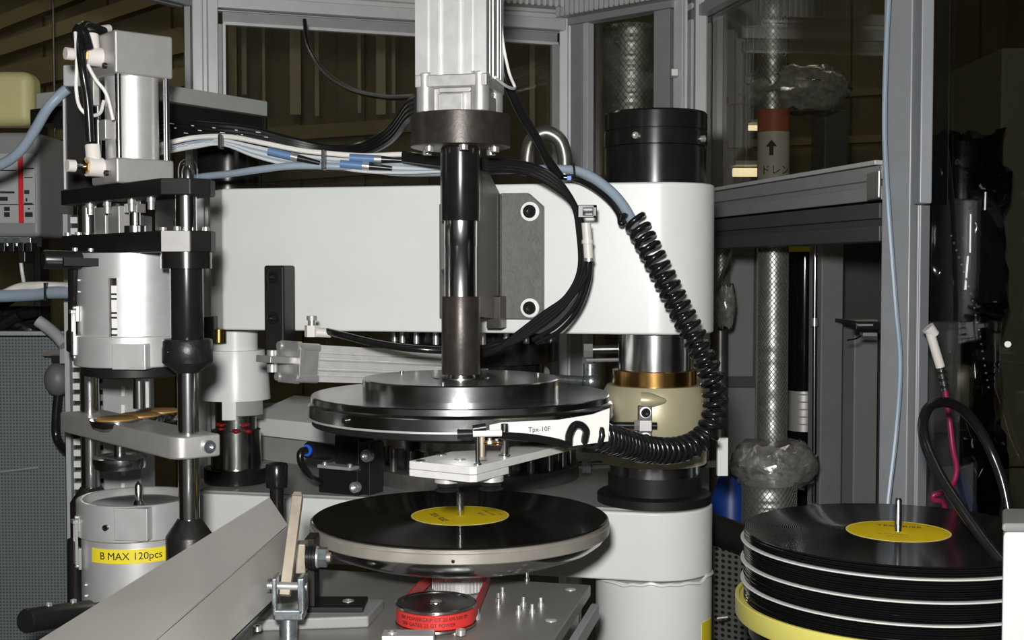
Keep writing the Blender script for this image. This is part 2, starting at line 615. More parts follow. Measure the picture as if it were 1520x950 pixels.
BG = 'brown beams of the hall behind the enclosure'
BL = 'brown roof beam in the dim hall behind the machine'
for (a, b, c, d, Y, h) in [(-60, 95, 290, -20, 4.6, 0.05), (-60, 190, 300, 110, 4.8, 0.07), (-60, 60, 120, -10, 4.9, 0.05),
                           (-60, 135, 300, 55, 5.0, 0.10), (300, 208, 620, 186, 4.6, 0.05), (300, 236, 640, 214, 4.7, 0.06),
                           (300, 266, 660, 240, 4.8, 0.06), (1080, 215, 1330, 205, 5.2, 0.03), (1080, 150, 1330, 135, 5.4, 0.03)]:
    beam(a, b, c, d, Y, h, BROWNB, BL, group=BG)
for k, (px, y1, w) in enumerate([(345, 150, 12), (362, 140, 7), (391, 165, 4), (438, 170, 16), (470, 172, 6), (533, 168, 5), (565, 170, 14), (584, 168, 5), (790, 240, 8)]):
    Y = 3.9 + 0.02 * k
    mb = MB().box(P(px - w / 2, 60, Y).x, P(px + w / 2, 60, Y).x, Y, Y + 0.003, Zr(y1, Y), Zr(-90, Y))
    build(mb, 'curtain_strip', OLIVEL, None, 'pale strip of the hanging strip curtain behind the wide window', 'strip', 'strips of the hanging curtain')
# yellow shelf bays with a lamp far left
sh = thing('storage_rack', 'brown rack with horizontal shelves far behind the grey control box', 'rack', (-1.5, 4.3, 0))
for y in (200, 222, 246, 262):
    build(MB().pbox(52, y - 7, 100, y + 7, 4.3, 4.5), 'shelf', BROWNB, sh)
for px in (57, 66):
    build(MB().box(P(px - 4, 220, 4.28).x, P(px + 4, 220, 4.28).x, 4.2, 4.28, 0, Zr(180, 4.28)), 'upright', DKSTEEL, sh)

def lampfix(px, py, Y, w, label, h=0.03, slope=0.0):
    c = P(px, py, Y)
    t = thing('fluorescent_lamp', label, 'lamp', c)
    hw = w * mpp(py, Y) / 2
    build(MB().obox(c + Vector((0, 0, h * 1.1)), (1, 0, slope), (0, 1, 0), (0, 0, 1), hw * 2.1, 0.12, h * 0.5), 'housing', PANELG, t)
    build(MB().cyl(c + Vector((0, 0, h)), Vector((c.x, c.y, 3.6)), 0.004, 8), 'suspension', PIPEST, t)
    build(MB().cyl(c + Vector((-hw, 0, -slope * hw)), c + Vector((hw, 0, slope * hw)), h * 0.6, 12), 'tube', GLOW, t)
lampfix(82, 239, 4.0, 26, 'glowing warm fluorescent lamp behind the brown storage rack', 0.028)
lampfix(1108, 256, 3.7, 40, 'glowing warm lamp low beside the arrow-marked drain pipe', 0.022)
lampfix(1118, 190, 3.9, 16, 'small glowing lamp left of the red pipe band', 0.014)

FILLGLOW = mat('fill_tube', (1, 0.95, 0.85), 0, 0.4, emit=(1.0, 0.93, 0.78), estr=9.0)
for k, (x, y) in enumerate(((-1.6, 0.3), (1.4, 0.3), (-1.6, 3.2), (1.4, 3.2))):  # lamps added out of view to lift the ambient light
    hl = thing('fill_lamp', 'added long ceiling lamp out of view, raising the ambient light', 'lamp', (x, y, 3.35), 'added ceiling lamps out of view')
    build(MB().box(x - 0.62, x + 0.62, y - 0.09, y + 0.09, 3.42, 3.6), 'housing', PANELG, hl)
    for d in (-0.045, 0.045):
        build(MB().cyl((x - 0.6, y + d, 3.40), (x + 0.6, y + d, 3.40), 0.014, 10), 'tube', FILLGLOW, hl)

# ================================================================== machine enclosure of aluminium profiles and glass
def tslot(w):
    h, s, d = w / 2, w * 0.09, w * 0.2
    q = []
    for k in range(4):
        a = k * math.pi / 2
        for x, y in ((-h, -h), (-s, -h), (-s, -h + d), (s, -h + d), (s, -h)):
            q.append((x * math.cos(a) - y * math.sin(a), x * math.sin(a) + y * math.cos(a)))
    return q

def extr(p0, p1, w, side=(1, 0, 0), w2=None):
    p0, p1 = Vector(p0), Vector(p1)
    en = (p1 - p0).normalized()
    ex = Vector(side)
    ex = (ex - en * ex.dot(en)).normalized()
    ey = en.cross(ex)
    poly = tslot(w)
    if w2:
        poly = [(x * w2 / w, y) for x, y in poly]
    return MB().gprism(poly, p0, ex, ey, en, 0, (p1 - p0).length)

E0 = Vector((P(303, 50, 2.3).x, 2.3, 0))
E1 = Vector((P(848, 100, 2.53).x, 2.53, 0))
E2 = Vector((P(1032, 100, 2.33).x, 2.33, 0))
E3 = Vector((P(1345, 300, 1.60).x, 1.60, 0))
ZT = 2.35

def at(a, b, t, z):
    p = a.lerp(b, t)
    return Vector((p.x, p.y, z))

# --- wide window behind the press
d01 = (E1 - E0).normalized()
n01 = Vector((d01.y, -d01.x, 0))
t1 = thing('enclosure_window', 'wide window panel of aluminium profiles and glass behind the press cylinder', 'window panel', E0)
build(extr(E0 + Vector((0, 0, 0)), E0 + Vector((0, 0, ZT)), 0.046, d01), 'post', EXTR, t1, bevel=0.002)
zr = Zr(16, 2.3)
build(extr(at(E0, E1, 0.03, zr + 0.03), at(E0, E1, 0.97, zr + 0.03), 0.055, n01), 'top_rail', EXTR, t1, bevel=0.002)
zf = Zr(35, 2.3)
def strip(t, z0, z1, tA, tB, off, th, m, name, par, A=E0, B=E1, n=n01):
    a, b = at(A, B, tA, 0) + n * off, at(A, B, tB, 0) + n * off
    e = n * th
    mb = MB().prism([(a.x, a.y), (b.x, b.y), ((b + e).x, (b + e).y), ((a + e).x, (a + e).y)], z0, z1)
    return build(mb, name, m, par, bevel=0.0008)
strip(t1, zf + 0.003, zr, 0.045, 0.955, -0.005, 0.012, EXTRD, 'sash_rail', t1)
strip(t1, zf - 0.002, zf + 0.004, 0.045, 0.955, 0.002, 0.012, EXTR, 'sash_edge', t1)
strip(t1, 1.2, zf, 0.032, 0.044, -0.005, 0.012, EXTRD, 'sash_stile', t1)
strip(t1, 1.2, zf, 0.044, 0.052, 0.002, 0.012, EXTR, 'sash_edge', t1)
strip(t1, 1.2, zf, 0.952, 0.968, -0.005, 0.012, EXTRD, 'sash_stile', t1)
strip(t1, 1.2, zf, 0.936, 0.952, 0.002, 0.012, EXTRD, 'sash_edge', t1)
strip(t1, 1.2, zf, 0.05, 0.94, -0.004, 0.004, GLASS, 'pane', t1)
strip(t1, 1.16, 1.2, 0.03, 0.97, -0.005, 0.03, EXTRD, 'bottom_rail', t1)
lp = E0 + Vector((-0.36, -0.55, 0))
build(extr(E0 + Vector((-0.03, -0.02, Zr(-6, 2.28))), lp + Vector((0, 0, Zr(-6, 2.28))), 0.04, (0, 0, 1)), 'side_rail', EXTRD, t1, bevel=0.002)
strip(t1, 1.2, Zr(12, 2.3), -0.05, -0.035, 0.0, 0.012, EXTRD, 'side_stile', t1)

# --- narrow window between the corner posts
d12 = (E2 - E1).normalized()
n12 = Vector((d12.y, -d12.x, 0))
t2 = thing('enclosure_window', 'narrow window panel between the white corner post and the hinged post', 'window panel', E1)
build(extr(E1, E1 + Vector((0, 0, ZT)), 0.042, d01 + d12), 'corner_post', POSTW, t2, bevel=0.002)
build(extr(at(E1, E2, 0.98, 0), at(E1, E2, 0.98, ZT), 0.052, d12), 'hinge_post', EXTR, t2, bevel=0.002)
za = Zr(38, 2.5)
for (z0, z1, m, nm, off) in ((za + 0.03, za + 0.085, EXTRD, 'top_rail', 0.0), (za + 0.0, za + 0.028, EXTRD, 'sash_rail', 0.004)):
    strip(t2, z0, z1, 0.06, 0.9, off, 0.03, m, nm, t2, E1, E2, n12)
strip(t2, 1.2, za + 0.03, 0.06, 0.16, 0.0, 0.024, EXTRD, 'sash_stile', t2, E1, E2, n12)
strip(t2, 1.2, za, 0.17, 0.21, 0.006, 0.02, EXTR, 'sash_edge', t2, E1, E2, n12)
strip(t2, 1.2, za + 0.03, 0.74, 0.86, 0.0, 0.024, EXTRD, 'sash_stile', t2, E1, E2, n12)
strip(t2, 1.2, za, 0.20, 0.75, 0.002, 0.004, GLASS, 'pane', t2, E1, E2, n12)
build(MB().pbox(996, 101, 1008, 113, 2.3, 2.33), 'latch', ALUB, t2, bevel=0.002)
dz = Zr(14, 2.35)
duct = thing('slotted_cable_duct', 'grey slotted cable duct running above the window panels', 'cable duct', at(E1, E2, 0.0, dz))
for (A, B, s0, s1, n_) in ((E1, E2, 0.06, 0.95, n12), (E0, E1, 0.62, 0.96, n01)):
    a, b = at(A, B, s0, 0), at(A, B, s1, 0)
    zz = dz + 0.012 if A is E1 else dz + 0.028
    mb = MB().prism([(a + n_ * 0.03)[:2], (b + n_ * 0.03)[:2], (b + n_ * 0.07)[:2], (a + n_ * 0.07)[:2]], zz, zz + 0.06)
    build(mb, 'channel', EXTRD, duct)
    L = (b - a).length
    N = int(L / 0.012)
    for k in range(N):
        c = a.lerp(b, (k + 0.5) / N) + n_ * 0.0715
        build(MB().obox(c + Vector((0, 0, zz + 0.022)), (b - a).normalized(), n_, (0, 0, 1), 0.006, 0.004, 0.05), 'finger', EXTR, duct)

# --- long glazed side towards the record stack
d23 = (E3 - E2).normalized()
n23 = Vector((d23.y, -d23.x, 0))
t3 = thing('enclosure_window', 'long glazed side panel running to the thick aluminium post', 'window panel', E2)
def rail(z, w, m, nm, s0=0.03, s1=0.97, off=0.0):
    a, b = at(E2, E3, s0, z) + n23 * off, at(E2, E3, s1, z) + n23 * off
    return build(extr(a, b, w, n23), nm, m, t3, bevel=0.0015)
zb = Zr(290, 2.3)
rail(zb - 0.024, 0.045, EXTRD, 'middle_rail')
rail(zb - 0.075, 0.050, DKSTEEL, 'lower_rail')
strip(t3, zb, zb + 0.006, 0.03, 0.95, 0.012, 0.012, EXTR, 'glazing_bead', t3, E2, E3, n23)
rail(Zr(3, 2.25), 0.05, EXTRD, 'top_rail')
strip(t3, zb, ZT, 0.035, 0.06, 0.005, 0.02, EXTR, 'sash_stile', t3, E2, E3, n23)
strip(t3, zb, ZT, 0.075, 0.10, 0.005, 0.02, EXTRD, 'sash_stile', t3, E2, E3, n23)
strip(t3, zb, ZT, 0.10, 0.108, 0.01, 0.02, EXTR, 'sash_edge', t3, E2, E3, n23)
strip(t3, zb, ZT, 0.10, 0.97, 0.0, 0.004, GLASS, 'pane', t3, E2, E3, n23)

# --- thick post in front of the stack's background
pw = 0.062
tp = thing('enclosure_post', 'thick aluminium profile post standing behind the record stack', 'post', E3)
ang = 0.55
ex = Vector((math.cos(ang), -math.sin(ang), 0))
sidev = Vector((math.cos(-0.35), math.sin(-0.35), 0))
pe, pf = Vector((0.596, -0.804, 0)), Vector((0.804, 0.596, 0))
hw_ = 0.0215
build(MB().gprism([(-hw_, -hw_), (hw_, -hw_), (hw_, -0.006), (hw_ - 0.004, -0.006), (hw_ - 0.004, 0.001), (hw_, 0.001), (hw_, hw_), (-hw_, hw_)], E3, pe, pf, (0, 0, 1), 0, ZT), 'profile', POSTM, tp, bevel=0.003, bseg=3)
build(MB().pbox(1367, -60, 1386, 302, 1.545, 1.57), 'door_profile', POSTM, tp, bevel=0.002)
build(MB().pbox(1303, 252, 1308, 294, 1.55, 1.6), 'hinge', SCREW, tp, bevel=0.002)
ca = thing('signal_cable', 'thin blue-grey cable hanging down along the thick aluminium post', 'cable', P(1328, 745, 1.52))
pts = [P(1322, -40, 1.55), P(1316, 60, 1.55), P(1313, 190, 1.545), P(1318, 300, 1.535), P(1329, 450, 1.53), P(1336, 540, 1.53), P(1330, 640, 1.53), P(1318, 745, 1.52), P(1312, 820, 1.5)]
build(MB().tube(pts, 0.0032, 8), 'sheath', BLUEG, ca)

# --- smoked side door right of the post
E4 = Vector((P(1600, 300, 1.42).x, 1.42, 0))
td = thing('smoked_door', 'dark smoked glass door right of the thick aluminium post', 'door', E3 + Vector((0.06, 0, 0)))
d34 = (E4 - E3).normalized()
n34 = Vector((d34.y, -d34.x, 0))
strip(td, 0.9, ZT, 0.18, 1.0, 0.0, 0.005, SMOKE, 'pane', td, E3, E4, n34)
# --- machinery seen dimly through the smoked door
tb = thing('electrical_cabinet', 'dark olive cabinet seen through the smoked door', 'cabinet', (P(1505, 600, 2.32).x, 2.32, 0))
bx = MB().box(P(1482, 400, 2.32).x, P(1482, 400, 2.32).x + 0.5, 2.32, 2.6, 0, 1.86)
build(bx, 'body', mat('dark_olive_enamel', (0.30, 0.27, 0.16), 0, 0.45), tb, bevel=0.004)
build(MB().cyl(P(1496, 511, 2.31), P(1496, 511, 2.325), 0.006, 12), 'lamp_button', SCREW, tb)
build(MB().box(P(1484, 400, 2.32).x - 0.001, P(1484, 400, 2.32).x + 0.5, 2.317, 2.32, Zr(692, 2.32) - 0.003, Zr(692, 2.32)), 'door_gap', BLKAN, tb)
tq = thing('black_wrapped_machine', 'black plastic wrapped machine behind the smoked door', 'machine', (P(1430, 600, 2.2).x, 2.2, 0))
n_ = 26
grid = []
random.seed(3)
for i in range(n_):
    row = []
    for j in range(14):
        px = 1350 + (1488 - 1350) * j / 13
        py = 1000 - 800 * i / (n_ - 1)
        p = P(px, py, 2.15)
        row.append(p + Vector((random.uniform(-.008, .008), random.uniform(-0.035, 0.035), random.uniform(-.01, .01))))
    grid.append(row)
build(MB().sheet(grid, 0.01), 'wrap', BLACKGL, tq, smooth=60)
build(MB().box(P(1352, 600, 2.22).x, P(1486, 600, 2.19).x, 2.20, 2.29, 0, Zr(200, 2.2)), 'housing', BLKAN, tq)
build(MB().cyl(P(1437, 380, 2.08), P(1433, 430, 2.08), 0.004, 8), 'reflection_streak', SCREW, tq)  # bright streak standing in for a reflection in the dark glass
for (x, y0, y1) in ((1441, 318, 375), (1463, 285, 312)):
    build(MB().cyl(P(x, y0, 2.08), P(x - 1, y1, 2.08), 0.003, 8), 'bright_rod', SCREW, tq)
bc = thing('ball_chain', 'thin ball chain hanging behind the smoked door', 'chain', P(1468, 580, 2.05))
for k in range(22):
    t = k / 21
    p = P(1412 + 60 * t + 6 * math.sin(t * 4), 350 + 225 * t, 2.06)
    build(MB().sphere(p, 0.0022, 8, 6), 'bead', SCREW, bc)

# ================================================================== behind the long side panel
bk = thing('dark_equipment_cabinet', 'dark grey equipment cabinet behind the mesh-wrapped duct', 'cabinet', (P(1180, 600, 2.9).x, 2.9, 0))
build(MB().box(P(1040, 600, 2.9).x, P(1340, 600, 2.9).x, 2.9, 3.4, 0, Zr(318, 2.9)), 'body', DKSTEEL, bk, bevel=0.005)
for (x0, x1, y0, y1) in ((1068, 1120, 345, 560), (1068, 1122, 575, 760)):
    build(MB().pbox(x0, y0, x1, y1, 2.88, 2.9), 'door', MIDGREY, bk, bevel=0.004)

def net(mb, c, r, z0, z1, pitch, wire, strands):
    n = 40
    H = z1 - z0
    turns = H * math.tan(math.radians(38)) / (2 * math.pi * r)
    for sgn in (1, -1):
        for k in range(strands):
            a = 2 * math.pi * k / strands
            pts = [(c[0] + r * math.cos(a + sgn * turns * 2 * math.pi * i / n), c[1] + r * math.sin(a + sgn * turns * 2 * math.pi * i / n), z0 + H * i / n) for i in range(n + 1)]
            mb.tube(pts, wire, 3, raw=True)
    return mb

def wrapped_pipe(name, px, Y, hw, y0, y1, label, strands=22, foil=FOIL, wire=0.0007, stand=True):
    s = mpp((y0 + y1) / 2, Y)
    ax = (P(px, (y0 + y1) / 2, Y).x, Y)
    z0, z1 = Zr(y1, Y), Zr(y0, Y)
    t = thing(name, label, 'duct', (ax[0], ax[1], z0))
    r = hw * s
    prof = []
    N = 60
    for i in range(N + 1):
        prof.append((r * 0.90 + random.uniform(-0.0012, 0.0012), z0 + (z1 - z0) * i / N))
    build(MB().lathe(prof, ax, 28), 'pipe', foil, t, smooth=60)
    o = build(net(MB(), ax, r, z0, z1, 0, wire, strands), 'net', NET, t, kind='stuff')
    if stand:
        build(MB().lathe([(r * 0.88, 0), (r * 0.88, z0)], ax, 24), 'riser', PIPEST, t)
    return t, ax, r, z0, z1
random.seed(5)
wrapped_pipe('mesh_wrapped_duct', 1147, 2.25, 22, 338, 690, 'tall silver duct wrapped in netting beside the grey square columns', stand=False)
wrapped_pipe('mesh_wrapped_drum', 1141, 2.12, 40, 718, 905, 'squat net-wrapped drum below the plastic-wrapped flange', 34)
wrapped_pipe('mesh_wrapped_duct', 1147, 2.75, 21, -60, 168, 'silver wrapped duct standing on the arrow-marked pipe', 18, stand=False)
wrapped_pipe('mesh_wrapped_duct', 937, 3.1, 42, 40, 190, 'wide silver duct with netting seen through the narrow window', 34)
wrapped_pipe('mesh_wrapped_duct', 1070, 2.6, 12, 330, 480, 'thin silver wrapped pipe beside the white arm end', 14)

def crumple(name, px0, px1, py0, py1, Y, label, depth=0.06, m=BUBBLE, amp=0.012):
    c0, c1 = P((px0 + px1) / 2, py1, Y), P((px0 + px1) / 2, py0, Y)
    hw = (px1 - px0) / 2 * mpp((py0 + py1) / 2, Y)
    mb = MB()
    N, S = 12, 36
    vs, fs = [], []
    for i in range(N + 1):
        z = c0.z + (c1.z - c0.z) * i / N
        k = 0.72 + 0.28 * math.sin(math.pi * i / N)
        for j in range(S):
            a = 2 * math.pi * j / S
            w = k + random.uniform(-.06, .06)
            vs.append((c0.x + hw * w * math.cos(a), Y + depth * w * math.sin(a), z + random.uniform(-1, 1) * amp * 0.5))
    for i in range(N):
        for j in range(S):
            fs.append([i * S + j, i * S + (j + 1) % S, (i + 1) * S + (j + 1) % S, (i + 1) * S + j])
    fs.append(list(range(S))[::-1])
    fs.append([N * S + j for j in range(S)])
    mb.add(vs, fs)
    return build(mb, name, m, None, label, 'wrapping', smooth=50)
crumple('plastic_wrapped_flange', 1084, 1212, 658, 722, 2.22, 'pipe flange wrapped in crumpled clear plastic', 0.07)
crumple('plastic_wrapped_elbow', 1098, 1262, 102, 164, 2.78, 'pipe elbow in crumpled plastic above the arrow-marked pipe', 0.07)
crumple('plastic_wrapped_valve', 1060, 1092, 424, 486, 2.55, 'small valve in crumpled plastic beside the white arm end', 0.03)

# drain pipe with arrow
ax = (P(1148, 230, 2.75).x, 2.75)
dp = thing('drain_pipe', 'white wrapped pipe with a red band and a black arrow', 'pipe', (ax[0], ax[1], 0))
r = 23.5 * mpp(220, 2.75)
build(MB().lathe([(r, 0), (r, Zr(197, 2.75))], ax, 32), 'wrap', PIPEW, dp)
build(MB().lathe([(r * 1.01, Zr(197, 2.75)), (r * 1.01, Zr(164, 2.75))], ax, 32), 'band', RUST, dp)
arrow = [(-0.0045, -0.017), (0.0045, -0.017), (0.0045, 0.002), (0.0125, 0.002), (0, 0.017), (-0.0125, 0.002), (-0.0045, 0.002)]
def wrapflat(poly, z, a):
    b = MB().gprism(poly, (0, 0, 0), (1, 0, 0), (0, 1, 0), (0, 0, 1), 0, 0.0006)
    return wrap_text(b, ax, r * 1.004, a, z)
build(wrapflat(arrow, Zr(219, 2.72), -math.pi / 2 - 0.33), 'arrow', INK, dp, smooth=0)
build(wrap_text(text_mb('\u30c9\u30ec\u30f3', 0.023, 0.0004), ax, r * 1.004, -math.pi / 2 - 0.05, Zr(253, 2.72)), 'lettering', INK, dp, smooth=0)

# columns and canister
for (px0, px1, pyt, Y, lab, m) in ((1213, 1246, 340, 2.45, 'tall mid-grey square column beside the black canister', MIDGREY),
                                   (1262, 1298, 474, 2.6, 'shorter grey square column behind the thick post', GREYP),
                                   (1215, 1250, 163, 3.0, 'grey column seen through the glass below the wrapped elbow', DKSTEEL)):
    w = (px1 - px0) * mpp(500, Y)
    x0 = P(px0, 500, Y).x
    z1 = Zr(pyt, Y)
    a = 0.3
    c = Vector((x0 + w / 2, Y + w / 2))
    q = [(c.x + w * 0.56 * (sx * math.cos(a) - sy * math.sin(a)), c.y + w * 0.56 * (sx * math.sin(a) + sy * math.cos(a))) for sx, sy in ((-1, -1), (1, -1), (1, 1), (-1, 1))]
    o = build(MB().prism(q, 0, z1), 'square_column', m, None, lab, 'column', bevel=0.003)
cn = thing('black_canister', 'black cylinder with a silver nameplate beside the grey square column', 'canister', (P(1195, 600, 2.62).x, 2.62, 0.9))
ax2 = (P(1193, 600, 2.62).x, 2.62)
build(MB().lathe([(24 * mpp(600, 2.62), 0.9), (24 * mpp(600, 2.62), Zr(352, 2.62))], ax2, 32), 'body', BLACKGL, cn)
build(MB().lathe([(24.6 * mpp(600, 2.62), Zr(638, 2.62)), (24.6 * mpp(600, 2.62), Zr(579, 2.62))], ax2, 32), 'nameplate', SILVLAB, cn)
build(MB().lathe([(24.5 * mpp(370, 2.62), Zr(374, 2.62)), (24.5 * mpp(370, 2.62), Zr(366, 2.62))], ax2, 32), 'yellow_band', YELT, cn)
for k in range(5):
    z = Zr(586 + k * 11, 2.6)
    build(MB().arcwall(ax2, 24.6 * mpp(600, 2.62), 24.8 * mpp(600, 2.62), -2.3, -1.3, z, z + 0.003, 8), 'print_line', GREYP, cn)
gr = thing('glass_tube_gauge', 'slim bright glass tube standing in front of the black canister', 'gauge', P(1209, 740, 2.4))
build(MB().cyl(P(1208, 745, 2.4), P(1210, 350, 2.4), 0.0045, 12), 'tube', CHROME, gr)
build(MB().cyl(P(1209, 484, 2.4), P(1209, 472, 2.4), 0.008, 12), 'clamp', SCREW, gr)
lt = thing('limit_sensor', 'small black sensor with a bright tip beside the thick post', 'sensor', P(1290, 490, 2.2))
build(MB().pbox(1288, 480, 1294, 486, 2.225, 2.62), 'bracket', BLKAN, lt)
build(MB().pbox(1270, 478, 1308, 490, 2.2, 2.23), 'body', BLKPL, lt, bevel=0.002)
build(MB().pbox(1274, 481, 1296, 484, 2.195, 2.2), 'bright_strip', SCREW, lt)
build(MB().pbox(1281, 494, 1302, 499, 2.2, 2.22), 'tip', SCREW, lt)
build(MB().tube([P(1285, 492, 2.21), P(1272, 502, 2.22), P(1258, 505, 2.24)], 0.0015, 6), 'lead', BLKCB, lt)
rd = thing('support_bar', 'thin slanting rod tied to the pipe rail near the white arm end', 'rod', P(1058, 442, 2.2))
build(MB().cyl(P(1061, 436, 2.3), P(1103, 332, 2.4), 0.0035, 8), 'bar', PIPEST, rd)
build(MB().cyl(P(1062, 330, 2.42), P(1103, 331, 2.4), 0.004, 8), 'cross_bar', BLKPL, rd)

# dark perforated skirt below, right of the pedestal
pt = [P(1040, 770, 1.9), P(1130, 880, 1.62), P(1130, 1010, 1.62), P(1040, 1010, 1.9)]
sk = thing('perforated_skirt', 'dark perforated metal skirt between the white pedestal and record stack', 'screen', P(1085, 1000, 1.75))
a, b = P(1030, 830, 1.85), P(1190, 845, 1.75)
mbp = MB().prism([(a.x, a.y), (b.x, b.y), (b.x, b.y + 0.004), (a.x, a.y + 0.004)], 0.75, Zr(818, 1.8))
uvplane(build(mbp, 'sheet', PERFD, sk, smooth=0), (1, 0, 0), (0, 0, 1))
build(MB().tube([P(1030, 775, 1.85), P(1100, 800, 1.78), P(1200, 840, 1.7)], 0.022, 12), 'padded_rim', BLKAN, sk)
build(MB().cyl(P(1064, 918, 1.7), P(1080, 916, 1.7), 0.0018, 8), 'pin', LEVER, sk)
bt = build(MB().lathe([(0.035, Zr(905, 2.3)), (0.037, Zr(740, 2.3)), (0.02, Zr(705, 2.3)), (0.012, Zr(690, 2.3))], (P(1085, 730, 2.3).x, 2.3), 24), 'blue_bottle', BLUEP, None, 'blue plastic bottle left of the net-wrapped drum', 'bottle')

# ================================================================== the press: arms, column, floor pedestal
UX, UY = -0.9744, 0.2248
NX, NY = -0.2248, -0.9744
A = (0.1776, 1.55)
R = 0.0725
BF = frame2(A, (UX, UY), (NX, NY))
U3, N3 = Vector((UX, UY, 0)), Vector((NX, NY, 0))
UPZ = Vector((0, 0, 1))

def a_of(px, b, row=400):
    p = P(px, row, 1.0)
    k = p.x
    tx, ty = A[0] + b * NX, A[1] + b * NY
    return (k * ty - tx) / (UX - k * UY)

def yz(a, b, row):
    return Zr(row, BF(a, b)[1])

def arm_poly(L, back, cut=0.035):
    q = [(L, R), (L + cut, R - cut), (L + cut, -back), (0.07, -back), (0.05, -R)]
    q += [(-R * math.sin(math.pi * k / 24), -R * math.cos(math.pi * k / 24)) for k in range(25)]
    return [BF(*p) for p in q]

ZU0, ZU1 = Zr(497, 1.483), Zr(270, 1.483)
ZL0, ZL1 = Zr(863, 1.483), Zr(758, 1.483)
ua = thing('upper_press_arm', 'white upper press arm with a rounded end at the coiled cord', 'press arm', (A[0], A[1], ZU0))
build(MB().prism(arm_poly(0.547, 0.16), ZU0, ZU1), 'body', WHITE, ua, bevel=0.003, smooth=30)
la = thing('lower_press_arm', 'white lower press arm with a grey top under the turntable', 'press arm', (A[0], A[1], ZL0))
build(MB().prism(arm_poly(0.60, 0.40), ZL0, ZL1 - 0.002), 'body', WHITE, la, bevel=0.003, smooth=30)
build(MB().prism([BF(a, b) for a, b in ((0.0, R - 0.012), (0.59, R - 0.012), (0.62, -0.38), (0.08, -0.38), (0.06, -R * 0.9))], ZL1 - 0.002, ZL1), 'top_plate', GREYP, la)

# pedestal with ragged seam
pd = thing('column_pedestal', 'white round pedestal carrying the lower press arm', 'pedestal', (A[0], A[1], 0))
build(MB().lathe([(R * 1.15, 0), (R * 1.15, 0.02), (R, 0.021), (R, ZL0 - 0.004)], A, 64), 'shell', WHITE, pd)
random.seed(11)
sp = []
for k in range(40):
    t = math.pi * 2 * k / 40
    sp.append((A[0] + (R + 0.0002) * math.cos(t), A[1] + (R + 0.0002) * math.sin(t), ZL0 - 0.004 + random.uniform(-0.0035, 0.0035)))
build(MB().tube(sp, 0.0022, 6, 3, closed=True), 'seam_bead', WHITE, pd)
build(MB().arcwall(A, R, R + 0.0006, -0.75, -0.35, Zr(975, 1.5), Zr(925, 1.5), 10), 'warning_sticker', YELT, pd)

# guide column
def plf(ax, rows):                # rows read on the front of the round part
    out = []
    for py, hw in rows:
        r = hw * mpp(py, ax[1])
        out.append((r, Zr(py, ax[1] - r)))
    return out[::-1]

gc = thing('guide_column', 'round guide column with chrome shaft, brass ring and champagne housing', 'column', (A[0], A[1], ZL1))
zt = ZU1
build(MB().lathe([(0.0625, zt), (0.0625, zt + 0.044), (0.0605, zt + 0.0445), (0.0605, zt + 0.046), (0.0625, zt + 0.0465), (0.0635, zt + 0.047),
                  (0.0635, zt + 0.064), (0.0615, zt + 0.0645), (0.0615, zt + 0.066), (0.0635, zt + 0.0665), (0.0635, zt + 0.086), (0.0615, zt + 0.0885), (0.045, zt + 0.089), (0.044, zt + 0.087)], A, 72), 'top_cap', BLKOX, gc)
put(SOCK_S, 'set_screw', (A[0] - 0.063 * math.sin(0.48), A[1] - 0.063 * math.cos(0.48), zt + 0.056), (-math.sin(0.48), -math.cos(0.48), 0), 0.0042, gc)
put(SOCK_S, 'set_screw', (A[0] + 0.063 * math.sin(0.95), A[1] - 0.063 * math.cos(0.95), zt + 0.054), (math.sin(0.95), -math.cos(0.95), 0), 0.0042, gc)
build(MB().lathe(plf(A, [(480, 54), (556, 54)]), A, 64), 'shaft', CHROME, gc)
build(MB().lathe(plf(A, [(553, 61), (554, 62.5), (576, 62.5), (577, 61)]), A, 64), 'brass_ring', BRASS, gc)
build(MB().lathe(plf(A, [(577, 70), (591, 77), (654, 77), (655, 76.4), (656, 77), (697, 77)]), A, 72), 'housing', CHAMP, gc)
build(MB().lathe(plf(A, [(690, 66), (716, 66)]), A, 64), 'lower_shaft', STEEL, gc)
build(MB().lathe([(84 * mpp(750, 1.55), ZL1), (84 * mpp(750, 1.55), ZL1 + 0.010), (81 * mpp(750, 1.55), ZL1 + 0.012), (68 * mpp(750, 1.55), ZL1 + 0.0125), (68 * mpp(750, 1.55), ZL1 + 0.034), (64 * mpp(750, 1.55), ZL1 + 0.035)], A, 72), 'base_flange', BLKAN, gc)
build(MB().pbox(1040, 684, 1075, 694, 1.575, 1.585), 'strip_bracket', BLKAN, gc)
build(MB().pbox(1065, 650, 1081, 707, 1.565, 1.575), 'cover_strip', WHITE, gc, bevel=0.001)
# nose and sensor bracket on the housing
yf = A[1] - 0.064
p = P(957, 594, yf)
nose = MB().lathe_ax([(0.0095, -0.004), (0.0095, 0.004), (0.0075, 0.012), (0.003, 0.024), (0.0, 0.026)], p, (1, -0.15, -0.02), 20)
build(nose, 'oil_nose', CHAMP, gc)
nose2 = P(1040, 601, A[1] - 0.02)
build(MB().lathe_ax([(0.007, 0), (0.007, 0.006), (0.005, 0.008)], nose2, (0.9, -0.4, 0), 16), 'oil_plug', CHAMP, gc)
sb = thing('sensor_bracket', 'small black sensor rod on a clamp fixed to the champagne housing', 'sensor', P(957, 655, yf - 0.004))
build(MB().pbox(948, 603, 968, 656, yf - 0.008, yf + 0.006), 'strip', DKGUN, sb, bevel=0.001)
put(SOCK_B, 'bolt', P(958, 612, yf - 0.008), (0, -1, 0), 0.0055, sb)
put(SOCK_B, 'bolt', P(958, 650, yf - 0.008), (0, -1, 0), 0.0055, sb)
put(WASH_S, 'washer', P(958, 612, yf - 0.0082), (0, -1, 0), 0.0068, sb)
